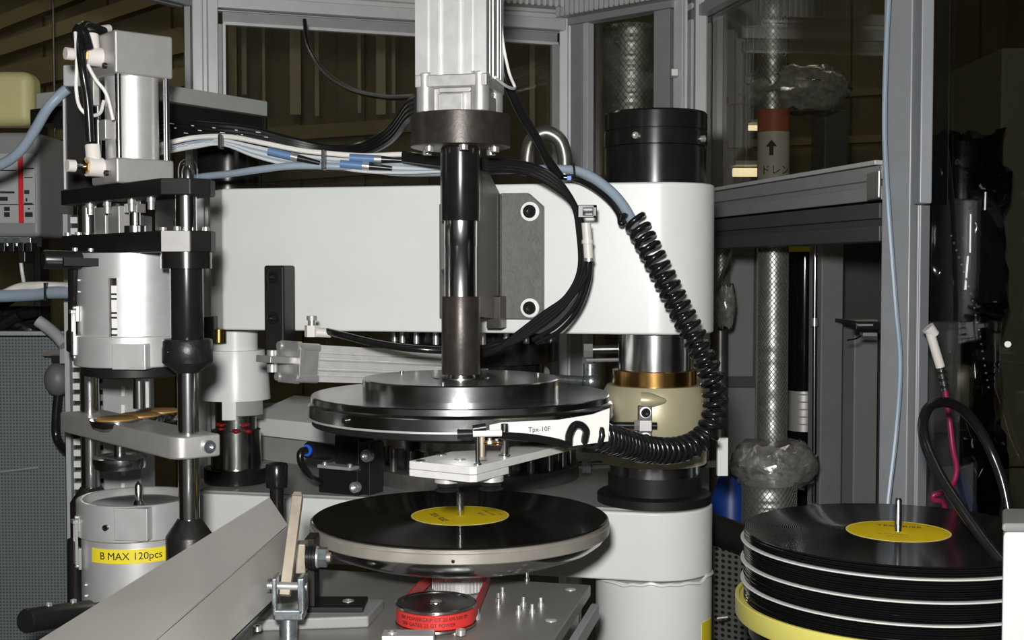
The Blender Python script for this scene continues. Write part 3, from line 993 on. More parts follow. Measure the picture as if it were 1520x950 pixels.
put(WASH_S, 'washer', P(958, 650, yf - 0.0082), (0, -1, 0), 0.0068, sb)
build(MB().pbox(949, 624, 968, 641, yf - 0.022, yf - 0.008), 'clamp', ALU, sb, bevel=0.001)
build(MB().cyl(P(902, 631, yf - 0.015), P(975, 632, yf - 0.015), 0.0042, 16), 'sensor_rod', BLKPL, sb)
build(MB().cyl(P(901, 631, yf - 0.015), P(910, 631, yf - 0.015), 0.0053, 16), 'rod_end', BLKPL, sb)
build(MB().gprism(hexagon(0.0068), P(941, 631, yf - 0.015), (0, 1, 0), (0, 0, 1), (1, 0, 0), 0, 0.006), 'nut', SCREW, sb)

# ================================================================== press cylinder and platen
PA = (P(684, 500, 1.276).x, 1.276)
pz = lambda row, r=0.0: Zr(row, 1.276 - r)
pc = thing('press_cylinder', 'silver press cylinder with a steel platen hanging over the turntable', 'press', (PA[0], PA[1], pz(636, 0.155)))
PF = frame2(PA, (UX, UY), (NX, NY))
def grooved(h, deep=1.0):
    q = []
    gr = [(-0.62, 0.05, 0.10), (-0.28, 0.09, 0.20), (0.28, 0.09, 0.20), (0.62, 0.05, 0.10)]
    for k in range(4):
        side = [(-1, -1)]
        for g, w, d in gr:
            if deep > 1:
                side += [(g - w * 1.6, -1), (g - w * 0.2, -1 + d * deep), (g + w * 0.2, -1 + d * deep), (g + w * 0.6, -1)]
                continue
            side += [(g - w, -1), (g - w * 0.7, -1 + d * deep), (g + w * 0.7, -1 + d * deep), (g + w, -1)]
        ca, sa = round(math.cos(k * math.pi / 2)), round(math.sin(k * math.pi / 2))
        q += [((x * ca - y * sa) * h, (x * sa + y * ca) * h) for x, y in side]
    return q
zc = pz(109, 0.04)
build(MB().gprism(grooved(0.0365), (PA[0], PA[1], 0), U3, N3, UPZ, zc, zc + 0.19), 'barrel', ALUB, pc, smooth=25)
cap = MB()
zk = pz(163, 0.045)
zm = zc - 0.012
cap.prism([PF(a, b) for a, b in ((-0.037, -0.037), (0.037, -0.037), (0.037, 0.037), (-0.037, 0.037))], zm, zc)
cap.prism([PF(a, b) for a, b in ((-0.0275, -0.0275), (0.0275, -0.0275), (0.0275, 0.0275), (-0.0275, 0.0275))], zk, zm)
for sx in (-1, 1):
    for sy in (-1, 1):
        cap.lathe([(0.0095, zk), (0.0095, zc + 0.002), (0.008, zc + 0.003)], PF(sx * 0.028, sy * 0.028), 20)
for fx, fy in ((U3, N3), (N3 * -1, U3), (N3, U3 * -1)):
    cap.gprism([(-0.012, zk), (0.014, zk), (0.014, zk + 0.018), (0.006, zk + 0.018), (-0.012, zk + 0.018)], (PA[0], PA[1], 0), fx, UPZ, fy, 0.027, 0.0345)
    cap.gprism([(-0.0175, zk + 0.019), (0.014, zk + 0.019), (0.014, zm), (-0.0225, zm)], (PA[0], PA[1], 0), fx, UPZ, fy, 0.027, 0.031)
build(cap, 'end_cap', ALUC, pc, bevel=0.0012, smooth=30)
zfl = pz(213, 0.05)
build(MB().lathe([(0.048, zfl), (0.0505, zfl + 0.001), (0.0505, zk - 0.001), (0.049, zk)], PA, 72), 'flange', BRNOX, pc)
for k in range(6):
    t = -0.4 - k * 1.05
    put(SOCK_S, 'bolt', (PA[0] + 0.038 * math.cos(t), PA[1] + 0.038 * math.sin(t), zfl), (0, 0, -1), 0.0046, pc)
z1, z2, z3, z4 = pz(328), pz(440), pz(555), pz(572)
build(MB().lathe([(0.0198, z1), (0.0200, z1 + 0.0006), (0.0200, zfl)], PA, 48), 'upper_sleeve', BLKOX, pc)
build(MB().lathe([(0.0165, z2), (0.0165, (z1 + z2) / 2 + 0.012), (0.0168, (z1 + z2) / 2 + 0.0125), (0.0168, z1)], PA, 48), 'piston_rod', CHROME, pc)
build(MB().lathe([(0.0196, z3), (0.0198, z3 + 0.0006), (0.0198, z2 - 0.0006), (0.0196, z2)], PA, 48), 'lower_sleeve', BRNOX, pc)
build(MB().lathe([(0.0142, z4), (0.0142, z3)], PA, 40), 'neck', CHROME, pc)
zh, zp, zq, zw = pz(560), pz(583), pz(616), pz(626)
build(MB().lathe([(0.1005, zp), (0.1005, zh - 0.0012), (0.0993, zh), (0.0295, zh), (0.0295, zh + 0.0008), (0.0150, zh + 0.0008), (0.0150, zh + 0.002)], PA, 96), 'hub_disc', STEEL, pc, smooth=25)
build(MB().lathe([(0.1535, zq), (0.1555, zq + 0.002), (0.1555, zp - 0.0095), (0.1548, zp - 0.0085), (0.1525, zp - 0.0065), (0.1522, zp - 0.0010), (0.1512, zp)], PA, 128), 'platen', PLATEN, pc, smooth=25)
build(MB().lathe([(0.1505, zw), (0.1515, zw + 0.001), (0.1515, zq)], PA, 128), 'insulating_ring', BLKAN, pc)
build(MB().lathe([(0.1548, zq - 0.0002), (0.1560, zq + 0.0006), (0.1560, zq + 0.0022), (0.1550, zq + 0.0026)], PA, 128), 'rim_lip', ALUB, pc)
for k in range(3):
    t = 0.35 + k * 2.1
    put(SOCK_Z, 'bolt', (PA[0] + 0.085 * math.cos(t), PA[1] + 0.085 * math.sin(t), zh), (0, 0, 1), 0.002, pc)
put(SOCK_B, 'rim_screw', (PA[0] - 0.1555 * math.sin(0.72), PA[1] - 0.1555 * math.cos(0.72), (zp + zq) / 2 - 0.003), (-math.sin(0.72), -math.cos(0.72), 0), 0.003, pc)

# --- bracket carrying the press cylinder on the upper arm
br = thing('press_bracket', 'gunmetal bracket plate and web bolting the press cylinder to the upper arm', 'bracket', (*BF(a_of(730, R), R), yz(0.2, R, 478)))
b1 = R + 0.014
aL, aR = a_of(652, b1), a_of(805, b1)
aC = a_of(783, b1)
zA, zB, zC = yz(aR, b1, 286), yz(aR, b1, 474), yz(aL, b1, 303)
build(MB().gprism([(aR, zB), (aR, zA - 0.016), (aC, zA), (a_of(745, b1), zA), (a_of(700, b1), zC), (aL, zC), (aL, zB)], (A[0], A[1], 0), U3, UPZ, N3, R, b1), 'plate', DKGUN, br, bevel=0.0008)
aw = a_of(741, b1)
def wz(b, row):
    return yz(aw, b, row)
web = [(b1, wz(b1, 287)), (b1 + 0.05, wz(b1 + 0.05, 258)), (b1 + 0.10, wz(b1 + 0.10, 232)), (b1 + 0.198, wz(b1 + 0.198, 214)), (b1 + 0.198, wz(b1 + 0.198, 400)), (b1 + 0.12, wz(b1 + 0.12, 470)), (b1, wz(b1, 474))]
build(MB().gprism(web, (*BF(aw, 0), 0), N3, UPZ, U3, -0.001, 0.016), 'web', DKGUN, br, bevel=0.0008)
af = a_of(743, b1 + 0.03)
build(MB().fbox(BF, af, a_of(722, b1 + 0.03), b1, b1 + 0.03, yz(af, b1 + 0.03, 488), yz(af, b1 + 0.03, 440)), 'foot_block', BRNOX, br, bevel=0.001)
build(MB().fbox(BF, a_of(745, b1), aw - 0.002, b1, b1 + 0.004, yz(aR, b1, 472), yz(aR, b1, 288)), 'weld_fillet', BLKOX, br)
for row in (314, 457):
    c = (*BF(a_of(787, b1), b1), yz(a_of(787, b1), b1, row))
    put(WASH_S, 'washer', c, N3, 0.0115, br)
    put(SOCK_B, 'bolt', Vector(c) - N3 * 0.003, N3, 0.0080, br)

# --- stop block on the arm
b2 = R + 0.038
sA, sB = a_of(421, b2), a_of(391, b2)
st = thing('stop_block', 'black upright stop block with two socket bolts on the upper arm', 'block', (*BF((sA + sB) / 2, (R + b2) / 2), yz(sA, b2, 545)))
build(MB().fbox(BF, sA, sB, R, b2, yz(sA, b2, 530), yz(sA, b2, 394)), 'block', BLKAN, st, bevel=0.003)
for row in (411, 472):
    put(SOCK_B, 'bolt', (*BF((sA + sB) / 2, b2 - 0.004), yz(sA, b2, row)), N3, 0.0075, st)

# --- tilted silver pneumatic cylinder
q0, q1 = P(427, 537, 1.45), P(772, 552, 1.72)
en = (q1 - q0).normalized()
eh = en.cross(UPZ).normalized()
ev = eh.cross(en)
tc = thing('tilted_air_cylinder', 'silver pneumatic cylinder lying aslant between the stop block and platen', 'air cylinder', q0 - Vector((0, 0, 0.03)))
L = (q1 - q0).length
build(MB().gprism(grooved(0.0215, 1.8), q0, eh, ev, en, 0.03, L - 0.02), 'barrel', PICK, tc, smooth=25)
h = 0.0245
oct_ = [(-h, -h * .7), (-h * .7, -h), (h * .7, -h), (h, -h * .7), (h, h * .7), (h * .7, h), (-h * .7, h), (-h, h * .7)]
e1 = MB().gprism(oct_, q0, eh, ev, en, 0.0, 0.006)
e1.gprism([(x * .86, y * .86) for x, y in oct_], q0, eh, ev, en, 0.006, 0.028)
for sx in (-1, 1):
    for sy in (-1, 1):
        c = q0 + eh * (sx * h * .74) + ev * (sy * h * .74)
        e1.cyl(c + en * -0.002, c + en * 0.030, 0.0050, 14)
build(e1, 'end_cap', ALUC, tc, bevel=0.0003)
build(MB().gprism(oct_, q0, eh, ev, en, L - 0.022, L), 'end_cap', ALUC, tc, bevel=0.0008)
build(MB().cyl(q0 + en * L, q0 + en * (L + 0.05), 0.009, 16), 'rod_nose', ALU, tc)
build(MB().obox(q0 - en * 0.016 + ev * 0.002, en, eh, ev, 0.036, 0.03, 0.008), 'tang', ALU, tc, bevel=0.001)
build(MB().cyl(P(404, 552, 1.455), P(404, 520, 1.455), 0.0065, 16), 'pivot_pin', ALUC, tc)
fb = P(463, 492, 1.44)
fbo = build(MB().cyl(fb - UPZ * 0.006, fb + UPZ * 0.007, 0.0085, 6), 'fitting_base', WHPL, tc)
build(MB().cyl(fb + UPZ * 0.006, fb + UPZ * 0.013, 0.0045, 12), 'fitting_stem', SCREW, fbo)
build(MB().cyl(fb + UPZ * 0.013, fb + UPZ * 0.018, 0.006, 12), 'fitting_knob', ALU, fbo)
build(MB().cyl(fb + Vector((0.006, 0, -0.001)), fb + Vector((0.022, 0, -0.002)), 0.0055, 14), 'fitting_socket', WHPL, fbo)

# --- left support column under the upper arm
LCX = (P(350, 600, 1.68).x, 1.68)
lc = thing('shrouded_column', 'white shrouded column with a black lower body and red grease', 'column', (LCX[0], LCX[1], ZL1))
build(MB().lathe(plf(LCX, [(491, 33), (521, 33), (522, 43), (560, 49), (597, 51), (597.5, 46)]), LCX, 48), 'shroud', WHITE, lc)
a0 = -math.pi / 2
rr = 50 * mpp(600, 1.68)
build(MB().arcwall(LCX, rr - 0.003, rr, a0 - 0.18, a0 + 0.22, Zr(624, 1.635), Zr(590, 1.635), 10), 'tab', WHITE, lc)
build(MB().arcwall(LCX, rr - 0.006, rr - 0.003, a0 + 0.2, a0 + 1.2, Zr(618, 1.64), Zr(590, 1.635), 12), 'inner_guard', GREYP, lc)
build(MB().lathe(plf(LCX, [(560, 30), (640, 30), (642, 36), (700, 37)]), LCX, 48), 'lower_body', STEEL, lc)
build(MB().lathe(plf(LCX, [(700, 46), (701, 47), (722, 47)]), LCX, 48), 'base_flange', BLKOX, lc)
random.seed(4)
for k in range(9):
    t = a0 + random.uniform(-0.9, 0.9)
    rg = 33 * mpp(640, 1.68)
    build(MB().sphere((LCX[0] + rg * math.cos(t), LCX[1] + rg * math.sin(t), Zr(636 + random.uniform(-6, 8), 1.65)), random.uniform(0.003, 0.0065), 10, 7, 0.6), 'grease_blob', GREASE, lc)
build(MB().pbox(300, 470, 318, 505, 1.6, 1.63), 'side_lug', BLKOX, lc, bevel=0.001)
build(MB().cyl(P(325, 489, 1.61), P(325, 508, 1.61), 0.009, 14), 'bright_bush', BRASS, lc)

# --- dark mould between the arms
MA = (P(703, 690, 1.745).x, 1.745)
mo = thing('lower_mould', 'stack of dark steel rings standing on the grey arm top behind the turntable', 'mould', (MA[0], MA[1], ZL1))
h1 = ZL1
build(MB().lathe([(0.148, h1), (0.148, h1 + 0.019), (0.146, h1 + 0.020)], MA, 96), 'base_ring', DKGUN, mo)
build(MB().lathe([(0.126, h1 + 0.02), (0.126, h1 + 0.048), (0.132, h1 + 0.049), (0.132, h1 + 0.062)], MA, 96), 'body', STEEL, mo)
for k in range(14):
    t = -math.pi + k * math.pi / 13
    build(MB().cyl((MA[0] + 0.139 * math.cos(t), MA[1] + 0.139 * math.sin(t), h1 + 0.02), (MA[0] + 0.139 * math.cos(t), MA[1] + 0.139 * math.sin(t), h1 + 0.05), 0.005, 10), 'stud', PIPEST, mo)
um = thing('upper_mould', 'dark steel mould cylinder hanging under the upper arm', 'mould', (MA[0], MA[1], Zr(585, 1.63)))
zu = ZU0
build(MB().lathe([(0.10, zu - 0.085), (0.10, zu - 0.05), (0.118, zu - 0.049), (0.118, zu - 0.022), (0.09, zu - 0.021), (0.09, zu)], MA, 72), 'body', BLKOX, um)
for k in range(12):
    t = -math.pi + k * math.pi / 11
    build(MB().cyl((MA[0] + 0.112 * math.cos(t), MA[1] + 0.112 * math.sin(t), zu - 0.021), (MA[0] + 0.112 * math.cos(t), MA[1] + 0.112 * math.sin(t), zu - 0.004), 0.004, 10), 'stud', SCREW, um)
# linkage with zinc ball joints
lk = thing('ball_joint_link', 'zinc ball joint link rod between the platen and guide column', 'linkage', P(876, 575, 1.6))
build(MB().cyl(P(876, 577, 1.6), P(876, 540, 1.6), 0.009, 16), 'ball_stud', ZINC, lk)
build(MB().cyl(P(876, 566, 1.6), P(818, 562, 1.62), 0.006, 12), 'link_rod', ZINC, lk)
build(MB().sphere(P(877, 566, 1.6), 0.0125, 16, 10), 'ball_joint', ZINC, lk)
build(MB().cyl(P(868, 519, 1.66), P(918, 518, 1.66), 0.006, 12), 'tie_rod', STEEL, lk)
build(MB().gprism(hexagon(0.010), P(866, 520, 1.66), (0, 1, 0), (0, 0, 1), (1, 0, 0), 0, 0.012), 'nut', SCREW, lk)
build(MB().cyl(P(870, 535, 1.63), P(918, 534, 1.63), 0.0025, 8), 'bright_rod', SCREW, lk)
lk2 = thing('tie_rod', 'steel tie rod with nut low between mould and guide column', 'rod', P(884, 694, 1.62))
build(MB().cyl(P(862, 690, 1.64), P(915, 689, 1.60), 0.0055, 12), 'rod', STEEL, lk2)
build(MB().gprism(hexagon(0.011), P(864, 690, 1.63), (0, 1, 0), (0, 0, 1), (1, 0, 0), 0, 0.011), 'nut', ZINC, lk2)

# --- white transfer arm behind the pick-up plate and white cover at the left
wc = thing('white_cover', 'white angular cover between the shrouded column and platen', 'cover', P(430, 655, 1.78))
c0 = P(365, 640, 1.88); c1 = P(560, 640, 1.72)
dv2 = c1 - c0; dv2.z = 0; Lc = dv2.length; dv2.normalize(); nv2 = Vector((dv2.y, -dv2.x, 0))
za_, zb_, zc_ = ZL1, Zr(655, 1.8), Zr(628, 1.8)
build(MB().gprism([(0, zb_), (0, zc_), (-0.10, zc_ + 0.025), (-0.10, zb_)], (c0.x, c0.y, 0), nv2, UPZ, dv2, 0, Lc), 'shell', WHITE, wc, bevel=0.002)
build(MB().gprism([(-0.02, za_), (-0.02, zb_), (-0.10, zb_), (-0.10, za_)], (c0.x, c0.y, 0), nv2, UPZ, dv2, 0, Lc), 'base', GREYP, wc)

# --- black valve block
vb = thing('valve_block', 'black valve block with a silver plate standing left of the dark mould', 'valve', P(510, 735, 1.58))
p_ = P(512, 735, 1.57)
ev1 = Vector((math.cos(-0.5), math.sin(-0.5), 0)); ev2 = Vector((-ev1.y, ev1.x, 0))
cb = Vector((p_.x, 1.615, 0))
s_ = mpp(715, 1.6)
zz0 = ZL1
def ob(c, sx, sy, z0, z1):
    return MB().obox(c + Vector((0, 0, (z0 + z1) / 2)), ev1, ev2, UPZ, sx, sy, z1 - z0)
build(ob(cb, 0.062, 0.05, zz0, zz0 + 0.032), 'body', BLKPL, vb, bevel=0.001)
build(ob(cb - ev1 * 0.006, 0.052, 0.052, zz0 + 0.032, zz0 + 0.036), 'plate', ALUB, vb)
build(ob(cb + ev1 * 0.004 + ev2 * 0.006, 0.040, 0.036, zz0 + 0.036, zz0 + 0.075), 'coil_housing', BLKPL, vb, bevel=0.003)
build(ob(cb + ev1 * 0.034, 0.018, 0.03, zz0, zz0 + 0.068), 'side_block', BLKPL, vb, bevel=0.002)
put(SOCK_S, 'screw', cb + ev1 * 0.030 - ev2 * 0.025 + UPZ * (zz0 + 0.012), -ev2, 0.007, vb)
put(SOCK_S, 'screw', cb + ev1 * 0.042 - ev2 * 0.015 + UPZ * (zz0 + 0.052), -ev2, 0.008, vb)
for d_ in (-0.026, 0.014):
    put(SOCK_S, 'screw', cb + ev1 * d_ - ev2 * 0.018 + UPZ * (zz0 + 0.036), UPZ, 0.003, vb)
build(MB().cyl(P(458, 668, 1.56), P(490, 672, 1.59), 0.011, 16), 'tube_port', BLKPL, vb)
build(MB().lathe_ax([(0.0065, 0), (0.0075, 0.002), (0.0075, 0.004), (0.004, 0.004)], P(458, 668, 1.56), (-0.5, -0.85, 0), 18), 'blue_collar', BLUEB, vb)
tv = build(MB().tube([P(455, 668, 1.552), P(446, 672, 1.545), P(448, 690, 1.545), P(462, 708, 1.56), P(474, 715, 1.58)], 0.0045, 10), 'air_tube', BLKCB, None, 'short black air tube looping into the valve block', 'tube')
ks = thing('knobbed_post', 'black cylindrical post beside the chute end and valve block', 'post', P(411, 850, 1.33))
KX = (P(411, 720, 1.33).x, 1.33)
PLZ = Zr(868, 1.291)
build(MB().lathe([(0.0075, PLZ), (0.0075, Zr(722, 1.33))], KX, 24), 'stem', BLKOX, ks)
build(MB().lathe([(0.0115, Zr(723, 1.33)), (0.0118, Zr(722, 1.33)), (0.0118, Zr(690, 1.33)), (0.0108, Zr(688, 1.33))], KX, 28), 'head', BLKOX, ks)

# ================================================================== turntable, record, belt drive
TA = (P(683, 766, 1.276).x, 1.276)
ZR = Zr(766.5, 1.276)
tt = thing('turntable', 'steel turntable platter with spindle and toothed hub under one record', 'turntable', (TA[0], TA[1], PLZ))
build(MB().lathe([(0.03, ZR - 0.040), (0.090, ZR - 0.0385), (0.118, ZR - 0.035), (0.138, ZR - 0.0275), (0.147, ZR - 0.021), (0.1505, ZR - 0.0147)], TA, 128), 'bowl', STEEL, tt)
build(MB().lathe([(0.15, ZR - 0.0147), (0.1525, ZR - 0.0145), (0.1535, ZR - 0.0135), (0.1535, ZR - 0.005), (0.152, ZR - 0.0042), (0.152, ZR - 0.0025), (0.1528, ZR - 0.002), (0.1528, ZR - 0.0011)], TA, 128), 'platter', CREAM, tt, smooth=20)
build(MB().lathe([(0.026, PLZ + 0.017), (0.026, ZR - 0.0405)], TA, 48), 'hub', ALUB, tt)
teeth = []
NT = 44
for k in range(NT):
    for dr, f in ((0.0275, 0.0), (0.0275, 0.45), (0.0290, 0.5), (0.0290, 0.95)):
        t = 2 * math.pi * (k + f) / NT
        teeth.append((TA[0] + dr * math.cos(t), TA[1] + dr * math.sin(t)))
build(MB().prism(teeth, PLZ + 0.001, PLZ + 0.0165), 'toothed_pulley', ALUB, tt, smooth=0)
build(MB().lathe([(0.031, PLZ + 0.0165), (0.031, PLZ + 0.018), (0.0275, PLZ + 0.0195)], TA, 48), 'pulley_flange', ALUB, tt)
build(MB().lathe([(0.0036, ZR - 0.003), (0.0036, ZR + 0.021), (0.0026, ZR + 0.025), (0, ZR + 0.026)], TA, 20), 'spindle', CHROME, tt)
put(SOCK_B, 'rim_screw', (TA[0], TA[1] - 0.1533, ZR - 0.0105), (0, -1, 0), 0.0017, tt)

def record_meshes():
    b = MB().lathe([(0.0037, -0.0009), (0.150, -0.0009), (0.151, -0.0003), (0.151, 0.0003), (0.150, 0.0009), (0.1465, 0.0007), (0.060, 0.0006), (0.058, 0.0009), (0.0037, 0.0009)], (0, 0), 128, True)
    v = unit_mesh('vinyl_disc', b, VINYL, 30)
    l = unit_mesh('paper_label', MB().lathe([(0.0038, 0.0009), (0.050, 0.0009), (0.050, 0.00105), (0.0485, 0.0012), (0.0038, 0.0012)], (0, 0), 72, True), LABEL, 20)
    lr = unit_mesh('label_rim', MB().lathe([(0.0488, 0.0010), (0.0505, 0.0010), (0.0505, 0.00125), (0.0488, 0.00125)], (0, 0), 72, True), LABRIM, 20)
    return v, l, lr
RV, RL, RLR = record_meshes()

def lp_record(loc, label, group, rot=0.0, texts=None, full=True):
    o = thing('vinyl_record', label, 'record', loc, group)
    d = bpy.data.objects.new('disc', RV); COL.objects.link(d); d.parent = o
    if full:
        for nm, me in (('paper_label', RL), ('label_edge', RLR)):
            d = bpy.data.objects.new(nm, me); COL.objects.link(d); d.parent = o
        for (s, x, y, size, inkm) in texts or []:
            tb_ = place_text(text_mb(s, size, 0.0001), Vector(loc) + Vector((math.cos(rot) * x - math.sin(rot) * y, math.sin(rot) * x + math.cos(rot) * y, 0.00125)), (math.cos(rot), math.sin(rot), 0), (-math.sin(rot), math.cos(rot), 0))
            build(tb_, 'lettering', inkm, o, smooth=0)
    return o
lp_record((TA[0], TA[1], ZR), 'single black record with yellow label lying on the turntable platter', None, math.radians(-66),
          [('TEX  RISE', 0.0, -0.024, 0.0105, INK), ('SIDE A', 0.004, 0.022, 0.006, INKB), ('STEREO 33 RPM', 0.0, 0.032, 0.0045, INKB), ('LP 12', 0.012, 0.040, 0.0045, INKB)])

# drive pulley and belt
DA = (P(647, 905, 1.14).x, 1.14)
dpul = thing('drive_pulley', 'flanged steel drive pulley with the red belt round it', 'pulley', (DA[0], DA[1], PLZ))
build(MB().lathe([(0.012, PLZ), (0.012, PLZ + 0.003), (0.0375, PLZ + 0.003), (0.0375, PLZ + 0.005), (0.0345, PLZ + 0.006), (0.0345, PLZ + 0.0195), (0.0375, PLZ + 0.0205), (0.0375, PLZ + 0.0225), (0.036, PLZ + 0.0235), (0.031, PLZ + 0.0235), (0.0305, PLZ + 0.0228), (0.009, PLZ + 0.0228), (0.0088, PLZ + 0.0235), (0.0065, PLZ + 0.0235), (0.0062, PLZ + 0.019), (0, PLZ + 0.019)], DA, 72), 'wheel', STEEL, dpul, smooth=25)
build(MB().lathe([(0.0055, PLZ + 0.019), (0.0055, PLZ + 0.0232), (0.002, PLZ + 0.0245), (0, PLZ + 0.0245)], DA, 20), 'shaft_end', SCREW, dpul)

r1, r2 = 0.0292, 0.0347
dvec = Vector((DA[0] - TA[0], DA[1] - TA[1]))
D = dvec.length
th = math.atan2(dvec.y, dvec.x)
be = math.acos((r1 - r2) / D)
def belt_path(off):
    pts = circle_pts(TA, r1 + off, th + be, th + 2 * math.pi - be, 24)
    pts += circle_pts(DA, r2 + off, th - be, th + be, 36)
    return pts
zb0, zb1 = PLZ + 0.0062, PLZ + 0.0160
zb1 = PLZ + 0.0193
outer, inner = belt_path(0.0018), belt_path(0.0)
n = len(outer)
vs = [(x, y, z) for z in (zb0, zb1) for x, y in outer] + [(x, y, z) for z in (zb0, zb1) for x, y in inner]
fs = []
for i in range(n):
    j = (i + 1) % n
    fs += [[i, j, n + j, n + i], [2 * n + j, 2 * n + i, 3 * n + i, 3 * n + j], [n + i, n + j, 3 * n + j, 3 * n + i], [j, i, 2 * n + i, 2 * n + j]]
bl = thing('drive_belt', 'red toothed belt looped round the drive pulley and turntable hub', 'belt', (DA[0], DA[1], zb0))
build(MB().add(vs, fs), 'band', BELT, bl)
zmid = (zb0 + zb1) / 2
for s, zo, ao in (('500 POWERGRIP GT 20.5M-500 09', 0.0026, 0.05), ('500 GATES 25 GT POWER', -0.0026, -0.10)):
    build(wrap_text(text_mb(s, 0.0047, 0.0001), DA, r2 + 0.0019, -math.pi / 2 + ao - 0.06, zmid + zo), 'lettering', INK, bl, smooth=0)

# ================================================================== base plate with screws
C1 = (0.0823, 1.291)
CF = frame2(C1, (UX, UY), (NX, NY))
bp = thing('base_plate', 'grey machined base plate under the turntable with bright screws', 'plate', (C1[0] - 0.2, C1[1] - 0.15, PLZ - 0.012))
build(MB().prism([CF(0, 0), CF(0.40, 0), CF(0.40, 0.42), CF(0, 0.42)], PLZ - 0.012, PLZ), 'slab', PLATE, bp, bevel=0.0012)
def on_plate(px, py, z=None):
    z = PLZ if z is None else z
    d = P(px, py, 1.0) - Vector((0, 0, CZ))
    return Vector((0, 0, CZ)) + d * ((z - CZ) / d.z)
for px, py, r in ((740, 893, 0.003), (746, 884, 0.003), (740, 902, 0.0025), (790, 910, 0.0032), (803, 900, 0.0032), (770, 912, 0.0032), (777, 899, 0.0032), (707, 918, 0.0045), (782, 862, 0.003), (636, 944, 0.0035), (675, 940, 0.0035)):
    p = on_plate(px, py)
    put(SOCK_S, 'screw', p, UPZ, r, bp)
    build(MB().cyl(p, p + UPZ * 0.009, r * 0.62, 10), 'stud', SCREW, bp)
for px, py in ((847, 875), (818, 921)):
    p = on_plate(px, py)
    build(MB().lathe_ax([(0.0055, 0), (0.0055, 0.0006), (0.004, 0.0014), (0, 0.0016)], p, UPZ, 20), 'flat_screw', ALUB, bp)
build(MB().prism([CF(-0.004, 0.02), CF(-0.012, 0.02), CF(-0.012, 0.34), CF(-0.004, 0.34)], PLZ - 0.03, PLZ - 0.014), 'edge_rail', EXTRD, bp, bevel=0.001)
build(MB().pbox(566, 944, 644, 975, 1.055, 1.075), 'front_block', ALUB, bp, bevel=0.001)
put(SOCK_S, 'screw', P(582, 944, 1.065), UPZ, 0.004, bp)
put(SOCK_S, 'screw', P(684, 942, 1.10), UPZ, 0.0045, bp)
cab = thing('machine_cabinet', 'grey machine cabinet carrying the base plate', 'cabinet', (-0.15, 1.15, 0))
build(MB().prism([CF(0.03, 0.03), CF(0.32, 0.03), CF(0.32, 0.40), CF(0.03, 0.40)], 0, PLZ - 0.012), 'body', DKSTEEL, cab, bevel=0.004)

# ================================================================== hinged lever
ppad = on_plate(545, 915)
pad = thing('lever_stand', 'black bracket on a grey pad carrying the hinged steel lever', 'bracket', on_plate(460, 915))
PZ = PLZ + 0.011
pa, pb2 = on_plate(374, 938, PLZ), on_plate(547, 932, PLZ)
build(MB().prism([(pa.x, pa.y), (pb2.x, pb2.y), (pb2.x + 0.008, pb2.y + 0.06), (pa.x + 0.008, pa.y + 0.066)], PLZ, PZ), 'pad', MIDGREY, pad, bevel=0.002)
put(SOCK_S, 'bolt', on_plate(517, 900, PZ), UPZ, 0.0055, pad)
put(WASH_S, 'washer', on_plate(517, 900, PZ), UPZ, 0.0075, pad)
put(SOCK_S, 'bolt', on_plate(382, 936, PZ), UPZ, 0.004, pad)
yb = 1.15
build(MB().pbox(452, 800, 467, 904, yb, yb + 0.03), 'upright', BLKAN, pad, bevel=0.001)
qa, qb = P(454, 905, yb), P(540, 903, yb)
build(MB().box(qa.x, qb.x, yb - 0.005, yb + 0.035, PZ, PZ + 0.005), 'foot', BLKAN, pad, bevel=0.001)
yc = yb - 0.02
for k, (x0, x1, r_, m_) in enumerate(((455, 460, 0.0105, BLKPL), (461, 464, 0.0115, BLKPL), (465, 469, 0.0115, BLKPL), (470, 473, 0.0100, SCREW))):
    build(MB().cyl(P(x0, 827, yc), P(x1, 827, yc), r_, 20), 'spacer_ring', m_, pad)
build(MB().gprism(hexagon(0.0095), P(473, 827, yc), (0, 1, 0), (0, 0, 1), (1, 0, 0), 0, 0.008), 'nut', ZINC, pad)
build(MB().cyl(P(486, 827, yc), P(491, 827, yc), 0.0045, 12), 'bolt_end', LEVER, pad)
build(MB().pbox(438, 808, 453, 852, yc - 0.008, yc + 0.01), 'steel_block', LEVER, pad, bevel=0.001)
lv = thing('hinged_lever', 'bare steel lever bar pinned in a zinc fork in front of the chute', 'lever', P(428, 960, 1.10))
l0, l1 = P(423, 884, 1.066), P(443, 728, 1.11)
dl = (l1 - l0).normalized()
el = Vector((1, 0, 0)); el = (el - dl * el.dot(dl)).normalized()
nl = dl.cross(el)
build(MB().gprism([(-0.0045, -0.004), (0.0045, -0.004), (0.0052, 0.15 * 0), (0.0045, 0.004), (-0.0045, 0.004)], l0, el, nl, dl, 0, (l1 - l0).length - 0.006), 'bar', LEVER, lv, bevel=0.0006)
build(MB().gprism([(-0.0045, -0.004), (0.0045, -0.004), (0.0045, 0.004), (-0.0045, 0.004)], l1 - dl * 0.006, el, nl, dl, 0, 0.004, 0.7), 'bar_tip', LEVER, lv)
yk = 1.055
ck = MB()
ck.pbox(403, 858, 411, 916, yk, yk + 0.022)
ck.pbox(441, 858, 452, 914, yk, yk + 0.022)
ck.pbox(405, 905, 450, 922, yk, yk + 0.022)
build(ck, 'fork', ZINC, lv, bevel=0.002)
kx = P(428, 940, yk + 0.011)
build(MB().lathe([(0.0078, PLZ), (0.0078, Zr(921, yk))], (kx.x, kx.y), 24), 'fork_stem', ZINC, lv)
build(MB().cyl(P(398, 869, yk + 0.011), P(456, 871, yk + 0.011), 0.0035, 14), 'pin', SCREW, lv)
build(MB().cyl(P(398, 869, yk + 0.011), P(402, 869, yk + 0.011), 0.006, 14), 'pin_head', ZINC, lv)

